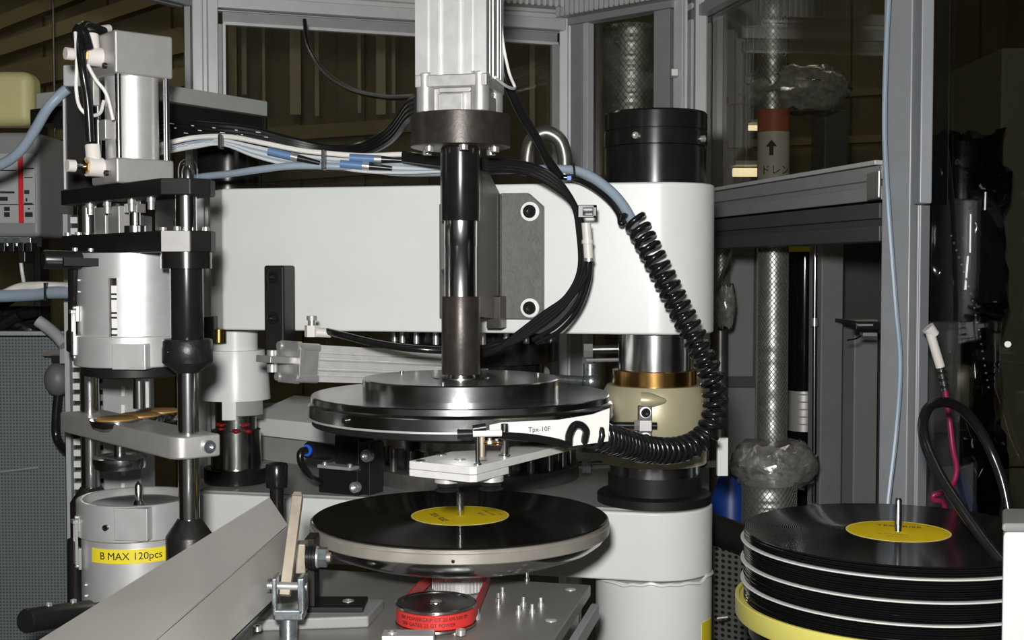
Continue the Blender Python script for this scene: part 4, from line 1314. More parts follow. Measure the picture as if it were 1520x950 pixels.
# ================================================================== sheet metal chute
ch = thing('sheet_metal_chute', 'folded stainless sheet chute slanting down from the lever', 'chute', P(230, 960, 0.95))
def lerp(a, b, t):
    return a.lerp(b, t)
f0, f1 = P(400, 738, 1.165), P(-20, 998, 0.86)
g0, g1 = P(427, 779, 1.135), P(170, 1000, 0.82)
h0, h1_ = P(424, 872, 1.125), P(285, 1005, 0.86)
build(MB().sheet([[lerp(f0, f1, i / 10) for i in range(11)], [lerp(g0, g1, i / 10) for i in range(11)]], 0.0015), 'upper_wall', SHEET, ch, smooth=50)
build(MB().sheet([[lerp(g0, g1, i / 10) + Vector((0.002, 0.010, -0.001)) for i in range(11)], [lerp(h0, h1_, i / 10) for i in range(11)]], 0.0015), 'lower_wall', SHEET, ch, smooth=50)
w0, w1 = P(426, 800, 1.030), P(380, 815, 1.012)
build(MB().sheet([[P(428, 783, 1.138), P(382, 816, 1.09)], [P(425, 804, 1.130), P(384, 817.5, 1.088)]], 0.0008), 'overlap_flap', SHEET, ch, smooth=50)
build(MB().cyl(P(414, 884, 1.125), P(300, 998, 0.88), 0.003, 10), 'edge_rod', BLKPL, ch)

# ================================================================== pick-up arm with suction cups
YK = 1.03
SK = YK / 1.36
K = P(704, 717, YK)
eL, eG = Vector((-0.854, 0.52, 0)), Vector((0.52, 0.854, 0))
KF = lambda e, g: ((K + eL * e + eG * g).x, (K + eL * e + eG * g).y)
pu = thing('pick_up_plate', 'two-layer aluminium pick-up plate with suction cups over the turntable', 'pick-up arm', K)
z0 = K.z
wk = 0.0668
build(MB().prism([KF(0.004, 0), KF(wk, 0), KF(wk, 0.055), KF(0.038, 0.075), KF(0, 0.055), KF(0, 0.004)], z0, z0 + 0.0060), 'lower_plate', PICK, pu, bevel=0.0006)
build(MB().prism([KF(0.004, 0), KF(wk, 0), KF(wk, 0.065), KF(0.038, 0.10), KF(0.038, 0.205), KF(0, 0.205), KF(0, 0.004)], z0 + 0.0064, z0 + 0.0132), 'upper_plate', PICK, pu, bevel=0.0006)
build(MB().prism([KF(0.006, 0.192), KF(0.02, 0.192), KF(0.02, 0.205), KF(0.006, 0.205)], z0 + 0.0132, z0 + 0.020), 'end_block', LEVER, pu)
for e_, g_ in ((0.039, 0.017), (0.010, 0.042)):
    c = KF(e_, g_)
    o = build(MB().lathe([(0.0090, z0 - 0.0058), (0.0108, z0 - 0.0050), (0.0108, z0 - 0.0012), (0.0085, z0)], c, 32), 'cup_collar', ALUB, pu)
    build(MB().lathe([(0.0105, z0 - 0.0125), (0.0108, z0 - 0.0118), (0.0070, z0 - 0.0095), (0.0090, z0 - 0.0085), (0.0065, z0 - 0.0058)], c, 28), 'suction_cup', BLKPL, o)
zt = z0 + 0.0132
for px, py, r_, h_ in ((709, 690, 0.0021, 0.026), (749, 678, 0.0034, 0.029)):
    p = on_plate(px, py, zt)
    build(MB().lathe([(r_ * 1.6, zt), (r_ * 1.6, zt + 0.0015), (r_, zt + 0.002), (r_, zt + h_)], (p.x, p.y), 20), 'post', CHROME, pu)
for px, py in ((683, 682), (625, 684), (655, 675), (780, 655)):
    p = on_plate(px, py, zt)
    build(MB().lathe_ax([(0.005, 0), (0.005, 0.0004), (0.004, 0.0008), (0, 0.0008)], p, UPZ, 20), 'flush_screw', STEEL, pu)
q = on_plate(709, 690, zt) + UPZ * 0.0265
build(MB().cyl(q + Vector((-0.005, -0.001, 0)), q + Vector((0.020, 0.003, 0)), 0.0030, 14), 'air_fitting', WHPL, pu)
build(MB().cyl(q + Vector((-0.017, -0.002, -0.0005)), q + Vector((-0.004, -0.001, 0)), 0.0046, 14, 0.0036), 'black_elbow', BLKPL, pu)
build(MB().cyl(q + Vector((-0.004, 0.001, 0.0035)), q + Vector((0.007, 0.002, 0.005)), 0.0038, 12), 'black_cap', BLKPL, pu)
build(MB().lathe([(0.0046, q.z - 0.022), (0.0026, q.z - 0.020), (0.0026, q.z - 0.003), (0.0042, q.z - 0.002), (0.0042, q.z + 0.002)], (q.x + 0.0035, q.y + 0.003), 14), 'brass_nipple', LEVER, pu)
put(HEX_S, 'nut', q + Vector((0.010, 0.003, -0.009)), UPZ, 0.003, pu)
put(HEX_S, 'nut', q + Vector((0.016, 0.006, -0.010)), UPZ, 0.003, pu)
build(MB().cyl(q + Vector((0.004, 0.003, -0.008)), q + Vector((0.020, 0.006, -0.009)), 0.0022, 12), 'brass_tee', BRASS, pu)

# white marker plate standing behind the tube of the pick-up plate
m0, m1 = P(727, 640, 1.100), P(905, 630, 1.142)
dm = (m1 - m0); dm.z = 0; Lm = dm.length; dm.normalize(); nm_ = Vector((dm.y, -dm.x, 0))
def mrow(px, row):
    t = (px - 727) / 178.0
    Y = 1.100 + 0.042 * t
    return ((P(px, row, Y) - m0).dot(dm), Zr(row, Y))
mk = build(MB().gprism([mrow(727, 648), mrow(800, 650), mrow(850, 662), mrow(903, 655), mrow(905, 606), mrow(880, 615), mrow(830, 623), mrow(745, 627), mrow(727, 631)], (m0.x, m0.y, 0), dm, UPZ, nm_, -0.0012, 0), 'marker_plate', SEPW, pu)
mx_ = m0.lerp(m1, (799 - 727) / 178.0); mx_.z = Zr(637.5, mx_.y)
build(place_text(text_mb('Tpx-10F', 0.0064, 0.0001), mx_ + nm_ * 0.0002, dm, UPZ), 'lettering', INK, mk, smooth=0)

# coiled cord
cp = [P(936, 318, 1.43), P(948, 338, 1.425), P(972, 385, 1.41), P(1005, 450, 1.40), P(1036, 512, 1.39), P(1058, 568, 1.385), P(1060, 615, 1.385), P(1042, 651, 1.38), P(1005, 668, 1.355), P(960, 667, 1.30), P(920, 656, 1.22), P(890, 648, 1.16), P(876, 645, 1.145)]
base = catmull(cp, 60)
cum = [0.0]
for a, b in zip(base, base[1:]):
    cum.append(cum[-1] + (b - a).length)
T, N, B = frames(base)
NTURN = 45
steps = NTURN * 14
helix = []
j = 0
for i in range(steps + 1):
    s = cum[-1] * i / steps
    while j < len(cum) - 2 and cum[j + 1] < s:
        j += 1
    f = (s - cum[j]) / max(1e-9, cum[j + 1] - cum[j])
    c = base[j].lerp(base[j + 1], f)
    a = 2 * math.pi * NTURN * i / steps
    rad = 0.0118
    helix.append(c + N[j] * (rad * math.cos(a)) + B[j] * (rad * math.sin(a)))
cc = thing('coiled_cord', 'black coiled cord curling from the blue-grey hose to the pick-up plate', 'cord', P(1000, 690, 1.39))
build(MB().tube(helix, 0.0034, 7, raw=True), 'coil', BLKCB, cc, smooth=80)
tail = [helix[-1], P(868, 655, 1.135), P(870, 640, 1.128), P(862, 631, 1.122), P(852, 632, 1.116), P(845, 645, 1.110), P(842, 660, 1.104), P(825, 656, 1.096), P(790, 650, 1.084), P(752, 647, 1.070), P(738, 645, 1.062)]
build(MB().tube(tail, 0.0036, 10), 'tail', BLKCB, cc)
head = [helix[0], P(930, 322, 1.432), P(922, 332, 1.43), P(919, 318, 1.435), P(905, 298, 1.44), P(880, 278, 1.45), P(850, 265, 1.46), P(800, 262, 1.46)]
build(MB().tube(head, 0.0036, 10), 'head_lead', BLKCB, cc)

# ================================================================== cables over the arm
def cable(name, label, pts, r, m, group=None, cat='cable', extra=None):
    return build(MB().tube([P(*p) for p in pts], r, 10), name, m, None, label, cat, group)
hose = thing('blue_grey_hose', 'thick blue-grey hose bending over the upper arm into the coiled cord', 'hose', P(660, 262, 1.46))
build(MB().tube([P(*p) for p in ((150, 286, 1.53), (230, 276, 1.52), (296, 263, 1.50), (340, 258, 1.48), (390, 251, 1.46), (440, 246, 1.45), (520, 248, 1.45), (590, 256, 1.47), (660, 256, 1.48), (760, 252, 1.48), (835, 251, 1.47), (868, 257, 1.46), (900, 278, 1.45), (924, 304, 1.44), (942, 335, 1.425))], lambda t: 0.0042 + 0.0020 * min(1, max(0, (t - 0.57) * 3)), 14), 'sheath', BLUEG, hose)
build(MB().tube([P(851, 243, 1.462), P(853, 262, 1.455), P(848, 268, 1.46)], 0.0014, 8), 'tie', BLKPL, hose)
build(MB().pbox(842, 261, 848, 267, 1.44, 1.45), 'tie_head', BLUEB, hose)
random.seed(2)
bund = thing('sensor_cable_bundle', 'bundle of pale grey and blue sensor cables tied above the white arm', 'cable bundle', P(450, 258, 1.46))
lanes = [(0, WHITEC, 0.0030), (5, GREYC, 0.0022), (9, BLUEG, 0.0022), (13, GREYC, 0.0022), (17, BLUEG, 0.0022), (20, GREYC, 0.0022)]
for k, (dy, m_, r_) in enumerate(lanes):
    if k == 0:
        pts = [(150, 226, 1.52), (205, 224, 1.50), (246, 213, 1.47), (290, 204, 1.47), (340, 203, 1.46), (390, 212, 1.45), (440, 222, 1.45), (482, 227, 1.45), (540, 231, 1.45), (600, 229, 1.45), (640, 232, 1.46)]
    else:
        pts = [(150, 230 + dy * 0.4, 1.525), (205, 226 + dy * 0.4, 1.50), (246, 217 + dy * 0.45, 1.475), (290, 209 + dy * 0.25 + (k % 2) * 4, 1.47), (330, 207 + dy * 0.35, 1.465), (380, 214 + dy * 0.9, 1.46), (430, 224 + dy, 1.455), (481, 231 + dy * 0.75, 1.45), (540, 234 + dy, 1.45), (600, 238 + dy * 0.9, 1.455), (655, 246 + dy * 0.4, 1.47)]
    build(MB().tube([P(*p) for p in pts], r_, 8), 'cable', m_, bund)
for (x0, y0, x1, y1) in ((398, 224, 432, 232), (519, 234, 556, 236), (505, 243, 538, 246)):
    a, b = P(x0, y0, 1.442), P(x1, y1, 1.442)
    bpq = build(MB().cyl(a, b, 0.0045, 14), 'blue_plug', BLUEC, bund)
    d_ = (b - a).normalized()
    build(MB().cyl(b, b + d_ * 0.008, 0.0046, 14), 'white_ring', SCREW, bpq)
    build(MB().cyl(b + d_ * 0.008, b + d_ * 0.034, 0.0042, 14, 0.0026), 'black_plug', BLKPL, bpq)
for (x, y0, y1, Y) in ((328, 200, 221, 1.455), (481, 222, 252, 1.44)):
    build(MB().obox((P(x, y0, Y) + P(x, y1, Y)) / 2, (1, 0, 0), (0, 1, 0), UPZ, 0.0042, 0.014, (P(x, y0, Y) - P(x, y1, Y)).z), 'tie', BLKPL, bund, bevel=0.001)

bb = thing('black_cable_bundle', 'bundle of printed black cables sagging from the round hub to the press flange', 'cable bundle', P(480, 222, 1.55))
for k in range(4):
    d_ = k * 6
    build(MB().tube([P(*p) for p in ((140, 182 + d_, 1.54), (236, 180 + d_, 1.55), (300, 185 + d_, 1.53), (370, 192 + d_ * 0.9, 1.53), (430, 207 + d_ * 0.6, 1.53), (490, 219 + d_ * 0.5, 1.53), (540, 214 + d_ * 0.7, 1.50), (580, 190 + d_, 1.45), (606, 155 + d_ * 1.2, 1.38), (620, 146 + d_ * 1.2, 1.33))], 0.0042, 9), 'cable', BLKCB, bb)
for k in range(14):
    x = 252 + k * 11 + random.uniform(-3, 3)
    build(MB().obox(P(x, 183 + (x - 250) * 0.10 + (k % 3) * 6, 1.518), (1, 0, -0.12), (0, 1, 0), UPZ, random.uniform(0.002, 0.006), 0.0006, 0.0008), 'print_mark', SEPW, bb)
bd = thing('black_cable_drop', 'black cables looping down from the press flange past the bracket plate', 'cable bundle', P(840, 480, 1.42))
for k in range(4):
    o_ = k * 5.0
    build(MB().tube([P(*p) for p in ((598, 228 + o_ * 0.6, 1.42), (650, 236 + o_ * 0.5, 1.40), (720, 238 + o_ * 0.8, 1.39), (780, 243 + o_ * 0.9, 1.40), (822, 262 + o_, 1.40), (850, 298 + o_ * 0.3, 1.40), (864 - o_ * 0.6 + 4, 345, 1.40), (866 - o_ * 0.9 + 8, 400, 1.40), (850 - o_ * 0.6, 440, 1.40), (822 - o_, 470 - o_ * 0.3, 1.40), (778 - o_ * 0.8, 500 - o_ * 0.2, 1.40), (735, 518 + o_ * 0.2, 1.40), (700, 528 + o_ * 0.2, 1.41))], 0.0030, 8), 'cable', BLKCB, bd)
wj = build(MB().cyl(P(870, 331, 1.395), P(874, 384, 1.395), 0.0055, 14), 'white_joint', WHPL, bd)
build(MB().cyl(P(872, 356, 1.392), P(872, 362, 1.392), 0.0066, 14), 'joint_collar', WHPL, wj)
build(MB().cyl(P(874, 383, 1.395), P(874, 388, 1.395), 0.0060, 14), 'joint_cap', SCREW, wj)
build(MB().tube([P(870, 388, 1.398), P(868, 415, 1.40), P(855, 452, 1.40), P(826, 484, 1.40), P(790, 505, 1.40)], 0.0026, 8), 'cable', BLKCB, bd)
build(MB().tube([P(877, 388, 1.398), P(874, 418, 1.40), P(860, 456, 1.40), P(832, 490, 1.40), P(795, 510, 1.40)], 0.0026, 8), 'cable', BLKCB, bd)
cl = MB().pbox(864, 304, 886, 309, 1.385, 1.395)
cl.pbox(864, 319, 886, 323, 1.385, 1.395)
cl.pbox(880, 304, 886, 323, 1.385, 1.395)
cl.pbox(858, 304, 866, 323, 1.385, 1.395)
build(cl, 'clip', BLKPL, bd, bevel=0.0008)
cable('black_air_tube', 'black air tube running from the tilted cylinder fitting behind the brown sleeve', ((486, 492, 1.44), (510, 498, 1.42), (560, 510, 1.40), (620, 518, 1.38), (690, 520, 1.39), (740, 512, 1.41), (790, 490, 1.42)), 0.0042, BLKCB, cat='tube')
cable('black_press_cable', 'black cable hanging beside the silver press cylinder with a white lead', ((742, 60, 1.33), (748, 110, 1.33), (760, 140, 1.34), (776, 172, 1.36), (796, 206, 1.38), (815, 240, 1.40), (830, 262, 1.41)), 0.0055, BLKCB)
cable('white_press_lead', 'thin white lead hanging along the silver press cylinder', ((741, -30, 1.30), (745, 50, 1.30), (755, 105, 1.31), (764, 130, 1.32), (752, 128, 1.29), (735, 115, 1.26)), 0.0016, WHITEC)
cable('black_slack_cable', 'thin slack black cable crossing the wide window', ((452, 30, 2.1), (458, 70, 2.05), (480, 105, 1.95), (520, 132, 1.8), (570, 144, 1.6), (616, 144, 1.4)), 0.0036, BLKCB)
# arch of grey pipe
ar = [P(783, 262, 1.8), P(783, 232, 1.8), P(790, 208, 1.8), P(810, 197, 1.8), P(830, 208, 1.8), P(838, 232, 1.8), P(838, 262, 1.8)]
build(MB().tube(ar, 11 * mpp(220, 1.8), 16), 'lifting_ring', PIPEST, None, 'arched grey steel lifting ring behind the black cables', 'lifting ring')

# --- hub and plate above the arm, left
hb = thing('cable_hub', 'black round hub with a grey plate above the white arm', 'hub', (P(340, 268, 1.70).x, 1.70, ZU1))
HX = (P(338, 230, 1.72).x, 1.72)
build(MB().lathe([(0.046, ZU1), (0.046, Zr(205, 1.7)), (0.054, Zr(203, 1.7)), (0.054, Zr(172, 1.7))], HX, 56), 'drum', BLKOX, hb)
pa1, pb1 = P(215, 135, 1.50), P(397, 160, 1.68)
dd = (pb1 - pa1); dd.z = 0; dd.normalize(); nn = Vector((-dd.y, dd.x, 0))
zt0, zt1 = Zr(171, 1.67), Zr(149, 1.67)
qs = [pa1, pb1, pb1 + nn * 0.2, pa1 + nn * 0.2]
build(MB().prism([(p.x, p.y) for p in qs], zt0, zt1), 'plate', GREYP, hb, bevel=0.001)
build(MB().prism([((p + nn * 0.012).x, (p + nn * 0.012).y) for p in qs], zt0 - 0.02, zt0), 'under_plate', BLKAN, hb)
build(MB().lathe([(0.008, Zr(205, 1.62)), (0.008, zt0)], (P(329, 180, 1.65).x, 1.65), 16), 'spacer', CHROME, hb)
sc = thing('sight_glass', 'small domed metal cap on the black plate end', 'cap', P(277, 262, 1.22))
GX = (P(279, 250, 1.215).x, 1.215)
ztp = Zr(264, 1.18)
build(MB().lathe([(0.0095, ztp), (0.0095, ztp + 0.010), (0.008, ztp + 0.017), (0.004, ztp + 0.0205), (0, ztp + 0.021)], GX, 24), 'dome', CLEARD, sc)
build(MB().lathe([(0.006, ztp), (0.006, ztp + 0.009), (0.004, ztp + 0.014), (0, ztp + 0.015)], GX, 20), 'nut', CHROME, sc)

# ================================================================== label station at the left
M = (-0.391, 1.29)
dX, dY_ = 0.655, -0.756
nX, nY_ = -0.756, -0.655
LF = frame2(M, (dX, dY_), (nX, nY_))
D3, M3 = Vector((dX, dY_, 0)), Vector((nX, nY_, 0))
RODF, RODB = LF(0.119, 0), LF(-0.119, 0)
ZTP1, ZTP0 = Zr(264, 1.18), Zr(289, 1.18)
ZMP1, ZMP0 = Zr(342, 1.18), Zr(374, 1.18)
plate_poly = [(0.121, 0.027), (0.140, 0.006), (0.140, -0.015), (0.121, -0.030), (-0.125, -0.030), (-0.143, -0.012), (-0.143, 0.010), (-0.125, 0.027)]
ZBASE = PLZ - 0.0125
ls = thing('label_station_frame', 'two chrome rods with black cross plates framing the label magazines', 'frame', (M[0], M[1], 0))
for (za, zb, nm) in ((ZTP0, ZTP1, 'top_cross_plate'), (ZMP0, ZMP1, 'lower_cross_plate')):
    build(MB().prism([LF(*p) for p in plate_poly], za, zb), nm, BLKAN, ls, bevel=0.0012)
zfr = lambda row: Zr(row, 1.2)
for rod in (RODF, RODB):
    build(MB().lathe([(0.0101, zfr(830)), (0.0101, ZTP0)], rod, 32), 'rod', CHROME, ls)
    build(MB().lathe([(0.0155, zfr(506)), (0.0158, zfr(504)), (0.0158, zfr(399)), (0.0240, zfr(398.5)), (0.0240, ZMP0)], rod, 40), 'bushing', BLKOX, ls)
    build(MB().lathe([(0.0115, zfr(553)), (0.0235, zfr(538)), (0.0240, zfr(537)), (0.0240, zfr(506)), (0.0225, zfr(503)), (0.0165, zfr(503))], rod, 40), 'collar', COLLAR, ls)
    build(MB().lathe([(0.0225, PLZ if rod is RODF else ZBASE), (0.0225, zfr(796)), (0.0220, zfr(794)), (0.0115, zfr(770)), (0.0103, zfr(770))], rod, 40), 'foot_collar', COLLAR, ls)
put(SOCK_B, 'set_screw', Vector((RODF[0], RODF[1], zfr(520))) + Vector((-0.0235 * 0.42, -0.0235 * 0.9, 0)), (-0.42, -0.9, 0), 0.0028, ls)
for rod in (RODF, RODB):
    for (da, db) in ((0.014, 0.016), (0.0165, -0.012), (-0.016, 0.016), (-0.016, -0.016)):
        p = Vector((rod[0], rod[1], 0)) + D3 * da + M3 * db
        put(SOCK_S, 'bolt', (p.x, p.y, ZMP1), UPZ, 0.0034, ls)
for a in (-0.075, -0.03, 0.075, 0.03):
    p = Vector((*LF(a, 0.015), ZTP0))
    put(SOCK_S, 'bolt', p, (0, 0, -1), 0.0042, ls)
    build(MB().cyl(p, p - UPZ * 0.012, 0.0035, 12), 'spacer', SCREW, ls)
for a in (-0.09, -0.055):
    build(MB().fbox(LF, a, a + 0.028, -0.02, 0.004, ZMP1, ZMP1 + 0.030), 'valve_block', ALU, ls, bevel=0.001)
    build(MB().fbox(LF, a + 0.004, a + 0.022, -0.018, 0.0, ZMP1 + 0.030, ZMP1 + 0.035), 'valve_cap', BLKPL, ls)
build(MB().lathe([(0.011, ZMP1), (0.011, ZMP1 + 0.008), (0.0055, ZMP1 + 0.009), (0.0055, ZTP0)], LF(0.004, 0.0), 24), 'piston_rod', CHROME, ls)
put(HEX_S, 'nut', (*LF(0.004, 0), ZTP0 - 0.012), UPZ, 0.011, ls)
build(MB().fbox(LF, 0.03, 0.07, -0.025, -0.01, ZMP1, ZTP0), 'guide_plate', BLKAN, ls)
build(MB().fbox(LF, -0.14, 0.05, -0.03, 0.02, PLZ - 0.05, ZBASE), 'base_bar', BLKAN, ls)
for a in (-0.13, 0.0):
    build(MB().fbox(LF, a, a + 0.04, -0.03, 0.015, 0, PLZ - 0.05), 'support_leg', DKSTEEL, ls)
build(MB().gprism([(-0.0135, ZMP0 + 0.0005), (0.0135, ZMP0 + 0.0005), (0.0135, ZMP1 - 0.0005), (-0.0135, ZMP1 - 0.0005)], Vector((*LF(0.1305, 0.0165), 0)), Vector((0.019 * dX - 0.021 * nX, 0.019 * dY_ - 0.021 * nY_, 0)).normalized(), UPZ, Vector((0.021 * dX + 0.019 * nX, 0.021 * dY_ + 0.019 * nY_, 0)).normalized(), -0.0005, 0.0009), 'bare_end_face', ALU, ls)
# clamp arm
arm = [(0.139, 0.012), (0.137, 0.018), (0.132, 0.022), (0.125, 0.024), (-0.145, 0.024), (-0.145, -0.024), (0.139, -0.024)]
ZA1, ZA0 = Zr(649, 1.175), Zr(683, 1.175)
ca = thing('clamp_arm', 'satin aluminium clamp arm gripping both chrome rods', 'clamp', (M[0], M[1], ZA0))
build(MB().prism([LF(*p) for p in arm], ZA0, ZA1), 'bar', ALU, ca, bevel=0.0025, bseg=3)
put(SOCK_Z, 'bolt', (*LF(0.1375, -0.010), (ZA0 + ZA1) / 2), D3, 0.0062, ca)
# insert tray with bronzed discs
tr = thing('insert_tray', 'steel tray holding three bronzed round inserts on the clamp arm', 'tray', (*LF(-0.03, -0.05), ZA1))
tray_c = [(P(173, 620, 1.30).x, 1.300), (P(207, 618, 1.335).x, 1.335), (P(238, 614, 1.375).x, 1.375)]
zt_ = Zr(624, 1.30)
post_z = ZA1
for (x, y) in tray_c:
    build(MB().lathe([(0.018, zt_ - 0.010), (0.025, zt_ - 0.006), (0.027, zt_ - 0.001), (0.027, zt_ + 0.0012), (0.0225, zt_ + 0.0015)], (x, y), 40), 'cup', STEEL, tr)
    build(MB().lathe([(0.022, zt_ + 0.001), (0.022, zt_ + 0.0022), (0.019, zt_ + 0.0034)], (x, y), 36), 'bronzed_insert', BROWNW, tr)
build(MB().prism([(tray_c[0][0], tray_c[0][1] - 0.01), (tray_c[2][0] + 0.012, tray_c[2][1] - 0.01), (tray_c[2][0] + 0.012, tray_c[2][1] + 0.02), (tray_c[0][0], tray_c[0][1] + 0.02)], zt_ - 0.006, zt_ - 0.003), 'backing', STEEL, tr)
build(MB().lathe([(0.007, ZA0 - 0.004), (0.007, zt_ - 0.004)], tray_c[1], 20), 'stem', SCREW, tr)
lw = thing('suction_disc', 'flat steel disc hanging under the clamp arm', 'disc', (*LF(0, -0.005), ZA0 - 0.02))
zz = Zr(680, 1.29)
LWX = (P(178, 680, 1.29).x, 1.29)
build(MB().lathe([(0.014, zz - 0.012), (0.0255, zz - 0.010), (0.0275, zz - 0.004), (0.0275, zz + 0.001), (0.024, zz + 0.003), (0.006, zz + 0.004), (0.006, ZA0)], LWX, 40), 'disc', STEEL, lw)

# --- magazines
def arc_tape(c, r, a0, a1, z0, z1):
    return MB().arcwall(c, r - 0.0003, r + 0.0005, a0, a1, z0, z1, 24)
ANG = -math.pi / 2 - 0.22        # the way the magazines face
def latch(parent, c, r, a, z, up=1):
    e = Vector((math.cos(a), math.sin(a), 0))
    s = Vector((-math.sin(a), math.cos(a), 0))
    o = Vector((c[0], c[1], 0)) + e * r
    hold = [parent]
    def bx_(ds, dz, w, h, t, nm, m=SCREW, lift=0.0):
        r_ = build(MB().obox(o + s * ds + e * (t / 2 + lift) + UPZ * (z + dz * up), s, e, UPZ, w, t, h), nm, m, hold[0], bevel=0.0006)
        return r_
    bx_(0, 0.020, 0.013, 0.016, 0.003, 'latch_keeper')
    hold[0] = bx_(0, -0.016, 0.013, 0.022, 0.003, 'latch')
    bx_(-0.004, 0.006, 0.0018, 0.036, 0.003, 'latch_wire', SCREW, 0.003)
    bx_(0.004, 0.006, 0.0018, 0.036, 0.003, 'latch_wire', SCREW, 0.003)
    bx_(0, -0.010, 0.010, 0.024, 0.003, 'latch_lever', SCREW, 0.003)
    bx_(0, 0.022, 0.012, 0.004, 0.005, 'latch_hook', SCREW, 0.003)
    for dz in (-0.024, 0.026):
        p = o + e * 0.003 + UPZ * (z + dz * up)
        put(SOCK_S, 'latch_screw', p, e, 0.0018, hold[0])

mz = lambda row, r=0.058: Zr(row, 1.29 - r)
um_ = thing('upper_label_magazine', 'silver slotted label magazine hanging under the black cross plate', 'magazine', (M[0], M[1], mz(550)))
r0 = 0.0562
zt2, zs2, zb2 = ZMP0, mz(413), mz(500)
slot = 0.075
sa = -math.pi / 2 - 0.08
build(MB().arcwall(M, r0 - 0.004, r0, 0, 2 * math.pi, zs2, zt2, 72), 'top_shell', ALUB, um_)
build(MB().arcwall(M, r0 - 0.004, r0, sa + slot, sa + 2 * math.pi - slot, zb2, zs2, 72), 'slotted_shell', ALUB, um_)
build(MB().arcwall(M, r0 - 0.012, r0 - 0.0045, 0, 2 * math.pi, zb2, zt2, 48), 'liner', BLKAN, um_)
build(MB().arcwall(M, r0 - 0.0045, r0 - 0.0022, sa - slot * 0.55, sa + slot, zb2, mz(424), 8), 'label_edges', SEPW, um_)
for row in (436, 443, 464, 471, 488, 497):
    z = mz(row)
    build(MB().arcwall(M, r0 - 0.0024, r0 - 0.0014, sa - slot * 0.55, sa + slot, z - 0.0014, z + 0.0004, 8), 'scale_tick', BLKAN, um_)
zr1, zr0 = mz(500, 0.06), mz(547, 0.06)
ringp = [(0.048, zr0), (0.0592, zr0), (0.0602, zr0 + 0.001), (0.0602, zr1 - 0.001), (0.0592, zr1), (0.048, zr1)]
build(MB().lathe(ringp, M, 72, True), 'base_ring', ALUB, um_)
fl = LF(0.0, 0.0)
e_ = Vector((math.cos(-math.pi / 2 - 0.08), math.sin(-math.pi / 2 - 0.08), 0)); s_ = Vector((-e_.y, e_.x, 0))
build(MB().obox(Vector((M[0], M[1], (zr0 + zr1) / 2 - 0.004)) + e_ * 0.0535 + s_ * 0.018, s_, e_, UPZ, 0.034, 0.018, zr1 - zr0 - 0.006), 'flat_pad', ALUB, um_, bevel=0.0008)
build(MB().lathe([(0.046, zr0 - 0.012), (0.052, zr0 - 0.010), (0.052, zr0)], M, 56), 'lower_throat', BLKAN, um_)
build(MB().lathe([(0.0065, Zr(606, 1.29)), (0.0065, zr0 - 0.012)], (M[0] + 0.004, M[1]), 20), 'spindle', CHROME, um_)
build(MB().box(M[0] - 0.002, M[0] + 0.012, M[1] + 0.006, M[1] + 0.012, Zr(606, 1.29), zr0 - 0.006), 'spindle_plate', ALUB, um_)
latch(um_, M, r0, -math.pi / 2 - 1.05, mz(495, 0.03), 1)
build(MB().arcwall(M, r0, r0 + 0.0006, -math.pi / 2 - 1.32, -math.pi / 2 - 1.12, mz(430, .02), mz(398, .02), 6), 'yellow_tape', YELT, um_)
for row in (416, 433):
    put(SOCK_S, 'rivet', Vector((M[0], M[1], mz(row, 0.03))) + Vector((math.cos(-math.pi / 2 - 0.95), math.sin(-math.pi / 2 - 0.95), 0)) * r0, (math.cos(-math.pi / 2 - 0.95), math.sin(-math.pi / 2 - 0.95), 0), 0.0014, um_)

lm = thing('lower_label_magazine', 'silver label magazine with a yellow printed tape below the clamp arm', 'magazine', (M[0], M[1], ZBASE))
zR1, zR0 = mz(752), mz(806)
build(MB().lathe([(0.030, zR1 - 0.020), (0.050, zR1 - 0.004), (0.0535, zR1 - 0.0005), (0.0545, zR1), (0.0590, zR1), (0.0600, zR1 - 0.001), (0.0600, zR0 + 0.001), (0.0590, zR0), (0.03, zR0)], M, 72), 'top_ring', ALUB, lm, smooth=30)
build(MB().lathe([(0.0, zR1 - 0.020), (0.0495, zR1 - 0.0065), (0.0505, zR1 - 0.0055), (0.0, zR1 - 0.0195)], M, 56), 'funnel', STEEL, lm)
zfm = lambda row: Zr(row, 1.29)
build(MB().lathe([(0.012, zfm(768)), (0.0155, zfm(766)), (0.006, zfm(748)), (0.0052, zfm(744)), (0.0040, zfm(742)), (0.0036, zfm(720)), (0.0016, zfm(715)), (0, zfm(714))], (M[0] + 0.002, M[1]), 28), 'spike', CHROME, lm)
e_ = Vector((math.cos(-math.pi / 2 - 0.08), math.sin(-math.pi / 2 - 0.08), 0)); s_ = Vector((-e_.y, e_.x, 0))
build(MB().obox(Vector((M[0], M[1], (zR0 + zR1) / 2 + 0.001)) + e_ * 0.0535 + s_ * 0.018, s_, e_, UPZ, 0.034, 0.018, zR1 - zR0 - 0.004), 'flat_pad', ALUB, lm, bevel=0.0008)
put(SOCK_B, 'set_screw', Vector((M[0], M[1], mz(783))) + Vector((math.cos(-math.pi / 2 - 0.22), math.sin(-math.pi / 2 - 0.22), 0)) * 0.0595, (math.cos(-math.pi / 2 - 0.22), math.sin(-math.pi / 2 - 0.22), 0), 0.003, lm)
build(MB().lathe([(0.0555, ZBASE), (0.0555, zR0 - 0.0012)], M, 72), 'barrel', ALUB, lm)
build(MB().lathe([(0.0545, zR0 - 0.0015), (0.0545, zR0 + 0.0002)], M, 64), 'joint_gap', BLKAN, lm)
tz1, tz0 = mz(817), mz(838)
build(arc_tape(M, 0.0557, -math.pi / 2 - 0.60, -math.pi / 2 + 0.90, tz0, tz1), 'yellow_tape', YELT, lm)
build(wrap_text(text_mb('B MAX 120pcs', 0.0105, 0.0002), M, 0.0563, -math.pi / 2 + 0.17, (tz0 + tz1) / 2), 'lettering', INK, lm, smooth=0)
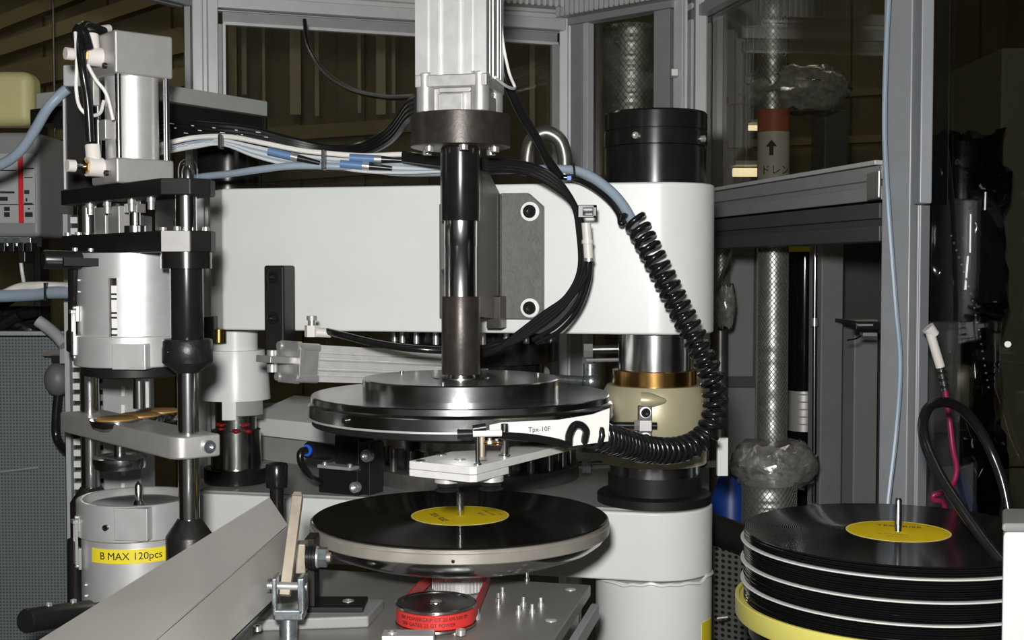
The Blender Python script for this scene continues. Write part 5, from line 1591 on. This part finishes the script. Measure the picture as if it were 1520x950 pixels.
latch(lm, M, 0.0575, -math.pi / 2 - 1.02, mz(805, 0.03), 1)
for row in (866, 882):
    a_ = -math.pi / 2 - 0.85
    put(SOCK_S, 'rivet', Vector((M[0], M[1], mz(row, 0.03))) + Vector((math.cos(a_), math.sin(a_), 0)) * 0.0555, (math.cos(a_), math.sin(a_), 0), 0.0015, lm)

# handles
def handle(p0, p1, r, label, screws):
    t = thing('clamping_handle', label, 'handle', p0 - UPZ * r)
    d = (p1 - p0).normalized()
    build(MB().lathe_ax([(r * 0.9, 0), (r, 0.002), (r, (p1 - p0).length * 0.82), (r * 0.7, (p1 - p0).length * 0.86), (r * 0.7, (p1 - p0).length)], p0, d, 24), 'grip', BLKPL, t)
    for s in screws:
        put(SOCK_S, 'screw', p0.lerp(p1, s) + UPZ * r * 0.95, UPZ, 0.003, t)
    return t, d
hd, d_ = handle(P(64, 385, 1.235), P(158, 387, 1.27), 0.0095, 'black grip handle on top of the slotted magazine', (0.5, 0.75))
build(MB().obox(P(125, 389, 1.232), d_, d_.cross(UPZ), UPZ, 0.04, 0.006, 0.008), 'side_bar', BLKAN, hd)
build(MB().cyl(P(110, 392, 1.26), P(110, 510, 1.29), 0.006, 14), 'stem', BLKOX, hd)
hd2, _ = handle(P(37, 922, 1.15), P(150, 905, 1.24), 0.0115, 'black grip handle low beside the chute', (0.30, 0.62))
build(MB().cyl(P(112, 905, 1.27), P(112, 800, 1.30), 0.008, 14), 'stem', BLKOX, hd2)

# --- air cylinder on top
ac = thing('label_air_cylinder', 'square-headed silver air cylinder standing on the black cross plate', 'air cylinder', (M[0], M[1], ZTP1))
hs = 0.031
zl1, zu0, zu1 = Zr(233, 1.246), Zr(108, 1.246), Zr(43, 1.246)
for (za, zb) in ((ZTP1, zl1), (zu0, zu1)):
    build(MB().prism([LF(a, b) for a, b in ((-hs, -hs), (hs, -hs), (hs, hs), (-hs, hs))], za, zb), 'head', ALU, ac, bevel=0.0025, bseg=3)
build(MB().lathe([(0.0265, zl1), (0.0265, zu0)], M, 56), 'barrel', ALUB, ac)
for sx in (-1, 1):
    for sy in (-1, 1):
        build(MB().lathe([(0.0032, zl1), (0.0032, zu0)], LF(sx * 0.0255, sy * 0.0255), 14), 'tie_rod', CHROME, ac)
for zc_ in ((zu0 + zu1) / 2 - 0.008, (ZTP1 + zl1) / 2 + 0.002):
    put(SOCK_B, 'screw', (*LF(0.010, hs), zc_ - 0.004), M3, 0.0030, ac)
build(MB().obox(Vector((*LF(0.004, hs - 0.001), Zr(190, 1.25))), D3, M3, UPZ, 0.016, 0.008, 0.020), 'reed_switch', ALU, ac, bevel=0.001)
build(MB().obox(Vector((*LF(-0.022, hs - 0.001), Zr(132, 1.27))), D3, M3, UPZ, 0.008, 0.007, 0.030), 'switch_rail', ALU, ac, bevel=0.001)
def elbow(z, flip):
    o = Vector((*LF(-0.004, hs), z))
    pb_ = build(MB().cyl(o, o + M3 * 0.016, 0.0098, 20), 'port_body', WHPL, ac)
    build(MB().cyl(o + M3 * 0.014, o + M3 * 0.019, 0.0075, 6), 'port_hex', BRASS, pb_)
    build(MB().cyl(o + M3 * 0.018, o + M3 * 0.030, 0.003, 12), 'needle', CHROME, pb_)
    build(MB().cyl(o + M3 * 0.028, o + M3 * 0.036, 0.0062, 16), 'needle_knob', WHPL, pb_)
    c = o + M3 * 0.008
    build(MB().cyl(c, c + UPZ * 0.022 * flip + D3 * -0.004, 0.0075, 18), 'push_socket', WHPL, pb_)
elbow(Zr(82, 1.26), 1)
elbow(Zr(247, 1.26), 1)
at_ = thing('black_air_hoses', 'black hoses and thin white leads looping beside the label air cylinder', 'hose', P(130, 215, 1.24))
top = P(124, 46, 1.25)
build(MB().tube([P(134, 210, 1.235), P(130, 150, 1.23), P(122, 100, 1.225), P(118, 60, 1.235), P(124, 38, 1.25), P(140, 42, 1.27), P(154, 46, 1.29)], 0.0044, 10), 'hose', BLKCB, at_)
build(MB().tube([P(132, 70, 1.235), P(126, 50, 1.24), P(118, 40, 1.25), P(112, 52, 1.26), P(116, 66, 1.26)], 0.0042, 10), 'hose', BLKCB, at_)
build(MB().tube([P(112, 48, 1.235), P(114, 90, 1.225), P(113, 130, 1.225), P(118, 158, 1.23), P(132, 171, 1.235), P(148, 168, 1.25), P(154, 150, 1.26)], 0.0018, 8), 'lead', WHITEC, at_)
build(MB().tube([P(130, 96, 1.23), P(142, 118, 1.23), P(158, 140, 1.235), P(168, 178, 1.24)], 0.0018, 8), 'lead', WHITEC, at_)
build(MB().cyl(P(140, 45, 1.28), P(162, 42, 1.30), 0.004, 12), 'white_sleeve', WHPL, at_)

# --- black upright and slotted duct behind the station
bu = thing('black_upright', 'black upright column with a pale cap behind the label air cylinder', 'column', P(125, 300, 1.50))
build(MB().pbox(95, 128, 158, 300, 1.47, 1.52), 'shaft', BLKAN, bu, bevel=0.001)
build(MB().pbox(93, 96, 145, 128, 1.462, 1.525), 'cap', PANELG, bu, bevel=0.002)
build(MB().pbox(94, 128, 97, 281, 1.466, 1.47), 'edge_strip', EXTR, bu)
dt = thing('wiring_duct', 'grey slotted wiring duct standing behind the chrome rods', 'cable duct', (P(150, 800, 1.52).x, 1.52, 0))
dx0, dx1, dx2 = P(97, 600, 1.5).x, P(143, 600, 1.5).x, P(208, 600, 1.5).x
build(MB().box(dx0, P(104, 600, 1.5).x, 1.50, 1.56, 0.2, Zr(318, 1.5)), 'left_wall', EXTRD, dt)
build(MB().box(P(104, 600, 1.5).x, P(118, 600, 1.5).x, 1.515, 1.56, 0.2, Zr(318, 1.5)), 'back_web', BLKAN, dt)
build(MB().box(P(152, 600, 1.5).x, dx2, 1.50, 1.56, 0.2, Zr(318, 1.5)), 'front_cover', EXTRD, dt, bevel=0.0015)
build(MB().box(P(143, 600, 1.5).x, P(152, 600, 1.5).x, 1.508, 1.56, 0.2, Zr(318, 1.5)), 'inner_web', BLKAN, dt)
row = 322
while row < 960:
    z = Zr(row, 1.5)
    build(MB().box(P(107, 600, 1.5).x, P(117, 600, 1.5).x, 1.503, 1.516, z - 0.0075, z), 'finger', EXTR, dt)
    build(MB().box(P(144, 600, 1.5).x, P(152, 600, 1.5).x, 1.502, 1.509, z - 0.0075, z), 'finger', EXTRD, dt)
    row += 16.5
for row in (582, 610, 700, 726):
    build(MB().pbox(180, row - 9, 185, row + 6, 1.497, 1.5), 'slot_pin', SEPW, dt)

# --- perforated screen at far left
ps = thing('perforated_screen', 'grey perforated metal screen left of the label station', 'screen', P(40, 950, 1.62))
a, b = P(-60, 700, 1.62), P(97, 700, 1.62)
mb = MB().prism([(a.x, a.y), (b.x, b.y), (b.x, b.y + 0.004), (a.x, a.y + 0.004)], 0.5, Zr(500, 1.62))
o = build(mb, 'sheet', PERF, ps, smooth=0)
uvplane(o, (1, 0, 0), (0, 0, 1))
tp_ = [(P(-60, 500, 1.61).x, Zr(522, 1.61)), (P(72, 500, 1.61).x, Zr(503, 1.61)), (P(97, 500, 1.61).x, Zr(585, 1.61)), (P(97, 500, 1.61).x, Zr(497, 1.61)), (P(-60, 500, 1.61).x, Zr(497, 1.61))]
build(MB().cyl(P(0, 701, 1.612), P(56, 694, 1.612), 0.0016, 8), 'bright_scratch_wire', SCREW, ps)
build(MB().box(P(-60, 700, 1.6).x, P(97, 700, 1.6).x, 1.60, 1.62, Zr(498, 1.6), Zr(492, 1.6)), 'top_edge', MIDGREY, ps)
pv = thing('black_side_pipe', 'black bent pipe running beside the perforated screen edge', 'pipe', P(84, 665, 1.58))
build(MB().tube([P(86, 585, 1.575), P(83, 620, 1.575), P(84, 650, 1.575), P(97, 668, 1.56), P(112, 672, 1.55)], 0.0055, 10), 'tube', BLKCB, pv)
build(MB().sphere(P(86, 563, 1.575), 0.017, 20, 12, 1.25), 'grey_bulb', BULB, pv)
build(MB().cyl(P(66, 524, 1.58), P(96, 524, 1.56), 0.004, 10), 'bright_arm', SCREW, pv)
build(MB().pbox(76, 528, 96, 538, 1.56, 1.575), 'black_tab', BLKPL, pv)
build(MB().pbox(88, 505, 96, 540, 1.555, 1.575), 'bracket', MIDGREY, pv, bevel=0.001)
cable('grey_loom_hose', 'thick pale grey hose tied beside the black handle stem', ((-40, 440, 1.50), (10, 439, 1.48), (50, 437, 1.46), (80, 434, 1.44), (112, 434, 1.42)), 0.0075, BLUEG)
cable('white_loom_hose', 'cream hose lying on top of the grey hose at the far left', ((8, 436, 1.485), (30, 427, 1.475), (60, 425, 1.455), (90, 426, 1.44), (112, 427, 1.42)), 0.0058, WHITEC)
build(MB().obox(P(71, 433, 1.445), (1, 0, 0), (0, 1, 0), UPZ, 0.003, 0.018, 0.021), 'cable_tie', BLKPL, None, 'black cable tie round the two pale hoses', 'cable tie')
cable('grey_bent_hose', 'short grey hose bending down to the perforated screen', ((56, 476, 1.56), (70, 486, 1.56), (84, 498, 1.555), (96, 512, 1.55)), 0.0075, mat('grey_hose', (0.28, 0.30, 0.30), 0, 0.45))
tl = thing('black_hose_tangle', 'tangle of glossy black hoses at the far left', 'hose bundle', P(20, 500, 1.62))
random.seed(21)
for k in range(6):
    cx, cy = random.uniform(-10, 50), random.uniform(452, 492)
    rr_ = random.uniform(18, 34)
    pts = [P(cx + rr_ * math.cos(t) * 1.4, cy + rr_ * math.sin(t) * 0.8, 1.66 + 0.008 * k + 0.008 * math.sin(2 * t)) for t in [random.uniform(0, 1) + i * 0.7 for i in range(7)]]
    build(MB().tube(pts, 0.008, 9), 'hose', BLKCB, tl)
build(MB().box(P(-60, 500, 1.74).x, P(60, 500, 1.74).x, 1.74, 1.78, 0.6, Zr(455, 1.74)), 'backing_box', BLKAN, tl)
sc_ = thing('sensor_amplifier', 'small dark sensor with clips below the control box', 'sensor', P(20, 395, 1.75))
build(MB().pbox(-20, 352, 46, 366, 1.72, 1.76), 'rail', ZINC, sc_, bevel=0.001)
for x in (2, 16, 30, 42):
    build(MB().pbox(x - 4, 360, x + 5, 374, 1.71, 1.73), 'clip', BLKPL, sc_, bevel=0.001)
build(MB().pbox(26, 366, 38, 390, 1.72, 1.75), 'plug', BLKPL, sc_, bevel=0.002)
build(MB().tube([P(31, 390, 1.735), P(33, 405, 1.735), P(37, 430, 1.74)], 0.0026, 8), 'lead', GREYC, sc_)

# --- control box with printed front
cbx = thing('control_box', 'grey control box with a red stripe on its printed front', 'control box', P(10, 350, 1.85))
build(MB().pbox(-90, 196, 58, 352, 1.85, 2.0), 'case', MIDGREY, cbx, bevel=0.008)
build(MB().pbox(-80, 228, 52, 331, 1.848, 1.85), 'front_sheet', PANELG, cbx)
build(MB().pbox(27, 226, 34, 331, 1.846, 1.848), 'red_stripe', RED, cbx)
for (x0, y0, x1, y1) in ((0, 252, 24, 254), (36, 249, 50, 251), (36, 263, 48, 264), (-40, 268, 0, 270), (0, 284, 21, 287), (-30, 292, 11, 298), (36, 282, 43, 288), (36, 301, 48, 304), (6, 307, 14, 313), (6, 315, 14, 322), (37, 315, 48, 322), (38, 294, 40, 299), (41, 309, 44, 311), (-60, 303, 50, 304)):
    build(MB().pbox(x0, y0, x1, y1, 1.8465, 1.848), 'print_mark', INK, cbx, smooth=0)
cable('blue_grey_air_hose', 'blue-grey hose arching from the black upright past the control box', ((100, 132, 1.46), (88, 142, 1.46), (70, 162, 1.46), (50, 196, 1.47), (28, 226, 1.48), (2, 244, 1.49), (-40, 258, 1.5)), 0.0062, BLUEG, cat='hose')
ysh = build(MB().pbox(-80, 104, 46, 186, 1.78, 1.83), 'yellow_guard', PALEY, None, 'pale yellow rounded guard above the control box', 'guard', bevel=0.016, bseg=4)

# ================================================================== record stack
SA = (P(1333, 790, 1.233).x, 1.233)
ZS = Zr(790, 1.233)
pitch = 0.00205
z = ZS
G = 'records of the tall stack'
lp_record((SA[0], SA[1], z), 'topmost black record of the tall stack, yellow label facing up', None, math.radians(-19),
          [('TEX  RISE', 0.0, 0.024, 0.0105, INK), ('33 RPM STEREO', -0.004, -0.018, 0.0042, INKB), ('SIDE A  LP 12', 0.0, -0.028, 0.0035, INKB)])
SEPM = unit_mesh('separator_disc', MB().lathe([(0.0038, -0.0008), (0.1535, -0.0008), (0.1543, -0.0003), (0.1543, 0.0003), (0.1535, 0.0008), (0.0038, 0.0008)], (0, 0), 128, True), SEPW, 30)
counts = [4, 9, 9, 9]
LBL = ['black record in the short top section of the stack above every separator',
       'black record in the stack between the top two white separators',
       'black record in the stack between the lower two white separators',
       'black record in the bottom section of the stack inside the yellow ring']
for gi, nrec in enumerate(counts):
    for k in range(nrec):
        z -= pitch
        jx, jy = random.uniform(-.0006, .0006), random.uniform(-.0006, .0006)
        lp_record((SA[0] + jx, SA[1] + jy, z), LBL[gi], 'records of the stack, section %s' % ('one', 'two', 'three', 'four')[gi], full=False)
    if gi < 3:
        z -= pitch
        o = bpy.data.objects.new('separator_disc', SEPM)
        COL.objects.link(o)
        o.location = (SA[0], SA[1], z)
        tag(o, ('uppermost white separator disc in the record stack', 'middle white separator disc in the record stack', 'lowest white separator disc in the record stack')[gi], 'separator')
zb = z - 0.0012
ys = thing('record_stand', 'yellow-rimmed round stand with a spindle carrying the record stack', 'stand', (SA[0], SA[1], 0))
build(MB().lathe([(0.150, zb - 0.016), (0.1585, zb - 0.016), (0.1595, zb - 0.014), (0.1595, zb + 0.0030), (0.1585, zb + 0.0040), (0.1555, zb + 0.0040), (0.1548, zb + 0.0030), (0.1548, zb), (0.0, zb)], SA, 128), 'yellow_ring', YELF, ys, smooth=30)
build(MB().lathe([(0.12, zb - 0.04), (0.146, zb - 0.035), (0.146, zb - 0.016)], SA, 64), 'tray', BLKAN, ys)
build(MB().lathe([(0.16, 0), (0.16, 0.02), (0.04, 0.03), (0.04, zb - 0.04)], SA, 48), 'pedestal', BLKAN, ys)
build(MB().lathe([(0.0034, zb), (0.0034, Zr(742, 1.233)), (0.0022, Zr(739, 1.233)), (0, Zr(738, 1.233))], SA, 20), 'spindle', CHROME, ys)

# --- near white box, black hose, air gun
wbx = thing('white_corner_box', 'white box with a grey lid beside the record stack', 'box', P(1540, 1000, 1.02))
def raybox(px, Y0, Y1, w, z0, z1):
    a, b = P(px, 800, Y0), P(px, 800, Y1)
    return MB().prism([(a.x, Y0), (a.x + w, Y0), (b.x + w, Y1), (b.x, Y1)], z0, z1)
build(raybox(1489, 1.0, 1.06, 0.2, 0, Zr(790, 1.0)), 'body', WHITE, wbx, bevel=0.004)
build(raybox(1487, 0.998, 1.062, 0.2, Zr(790, 1.0), Zr(776, 1.0)), 'lid', MIDGREY, wbx, bevel=0.003)
hs_ = thing('black_hose_loop', 'black hose looped in an arch above the record stack', 'hose', P(1440, 800, 1.12))
build(MB().tube([P(*p) for p in ((1506, 880, 1.10), (1490, 840, 1.11), (1456, 796, 1.13), (1420, 745, 1.15), (1392, 700, 1.17), (1373, 655, 1.19), (1371, 622, 1.21), (1382, 602, 1.23), (1402, 597, 1.25), (1426, 606, 1.27), (1450, 632, 1.28), (1470, 668, 1.28), (1488, 715, 1.27), (1500, 775, 1.26), (1512, 850, 1.25))], 0.0052, 12), 'hose', BLKCB, hs_)
ag = thing('air_blow_gun', 'pale air blow gun with a crimson hose hanging on the thick post', 'air gun', P(1390, 790, 1.5))
g0, g1 = P(1380, 492, 1.49), P(1396, 545, 1.49)
build(MB().cyl(P(1377, 486, 1.49), P(1388, 498, 1.49), 0.008, 12, 0.006), 'head', WHPL, ag)
build(MB().cyl(g0, g1, 0.0055, 14), 'grip', WHPL, ag)
build(MB().cyl(g1, P(1403, 580, 1.49), 0.004, 12), 'coupling', CHROME, ag)
for t in (0.15, 0.45, 0.75):
    build(MB().cyl(g1.lerp(P(1403, 580, 1.49), t), g1.lerp(P(1403, 580, 1.49), t + 0.12), 0.0055, 12), 'ring', BLKPL, ag)
build(MB().tube([P(1403, 580, 1.49), P(1409, 620, 1.48), P(1414, 665, 1.47), P(1420, 695, 1.46), P(1414, 718, 1.455), P(1400, 730, 1.45), P(1386, 735, 1.45), P(1386, 742, 1.45), P(1400, 745, 1.44), P(1404, 760, 1.43)], 0.0034, 10), 'hose', REDH, ag)
up = thing('upright_panel', 'grey upright panel with a small shelf behind the air blow gun', 'panel', (P(1400, 800, 1.85).x, 1.86, 0))
build(MB().box(P(1378, 700, 1.85).x, P(1425, 700, 1.85).x, 1.85, 1.88, 0, Zr(478, 1.85)), 'board', MIDGREY, up, bevel=0.003)
build(MB().box(P(1392, 770, 1.75).x, P(1450, 770, 1.75).x, 1.75, 1.85, Zr(778, 1.75), Zr(772, 1.75)), 'shelf', MIDGREY, up)
bz = Zr(772, 1.75)
build(MB().lathe([(0.024, bz), (0.026, bz + 0.01), (0.014, bz + 0.045), (0.005, bz + 0.062)], (P(1424, 740, 1.8).x, 1.8), 20), 'plastic_cone', BLUEP, None, 'blue plastic cone on the small shelf behind the crimson hose', 'cone')
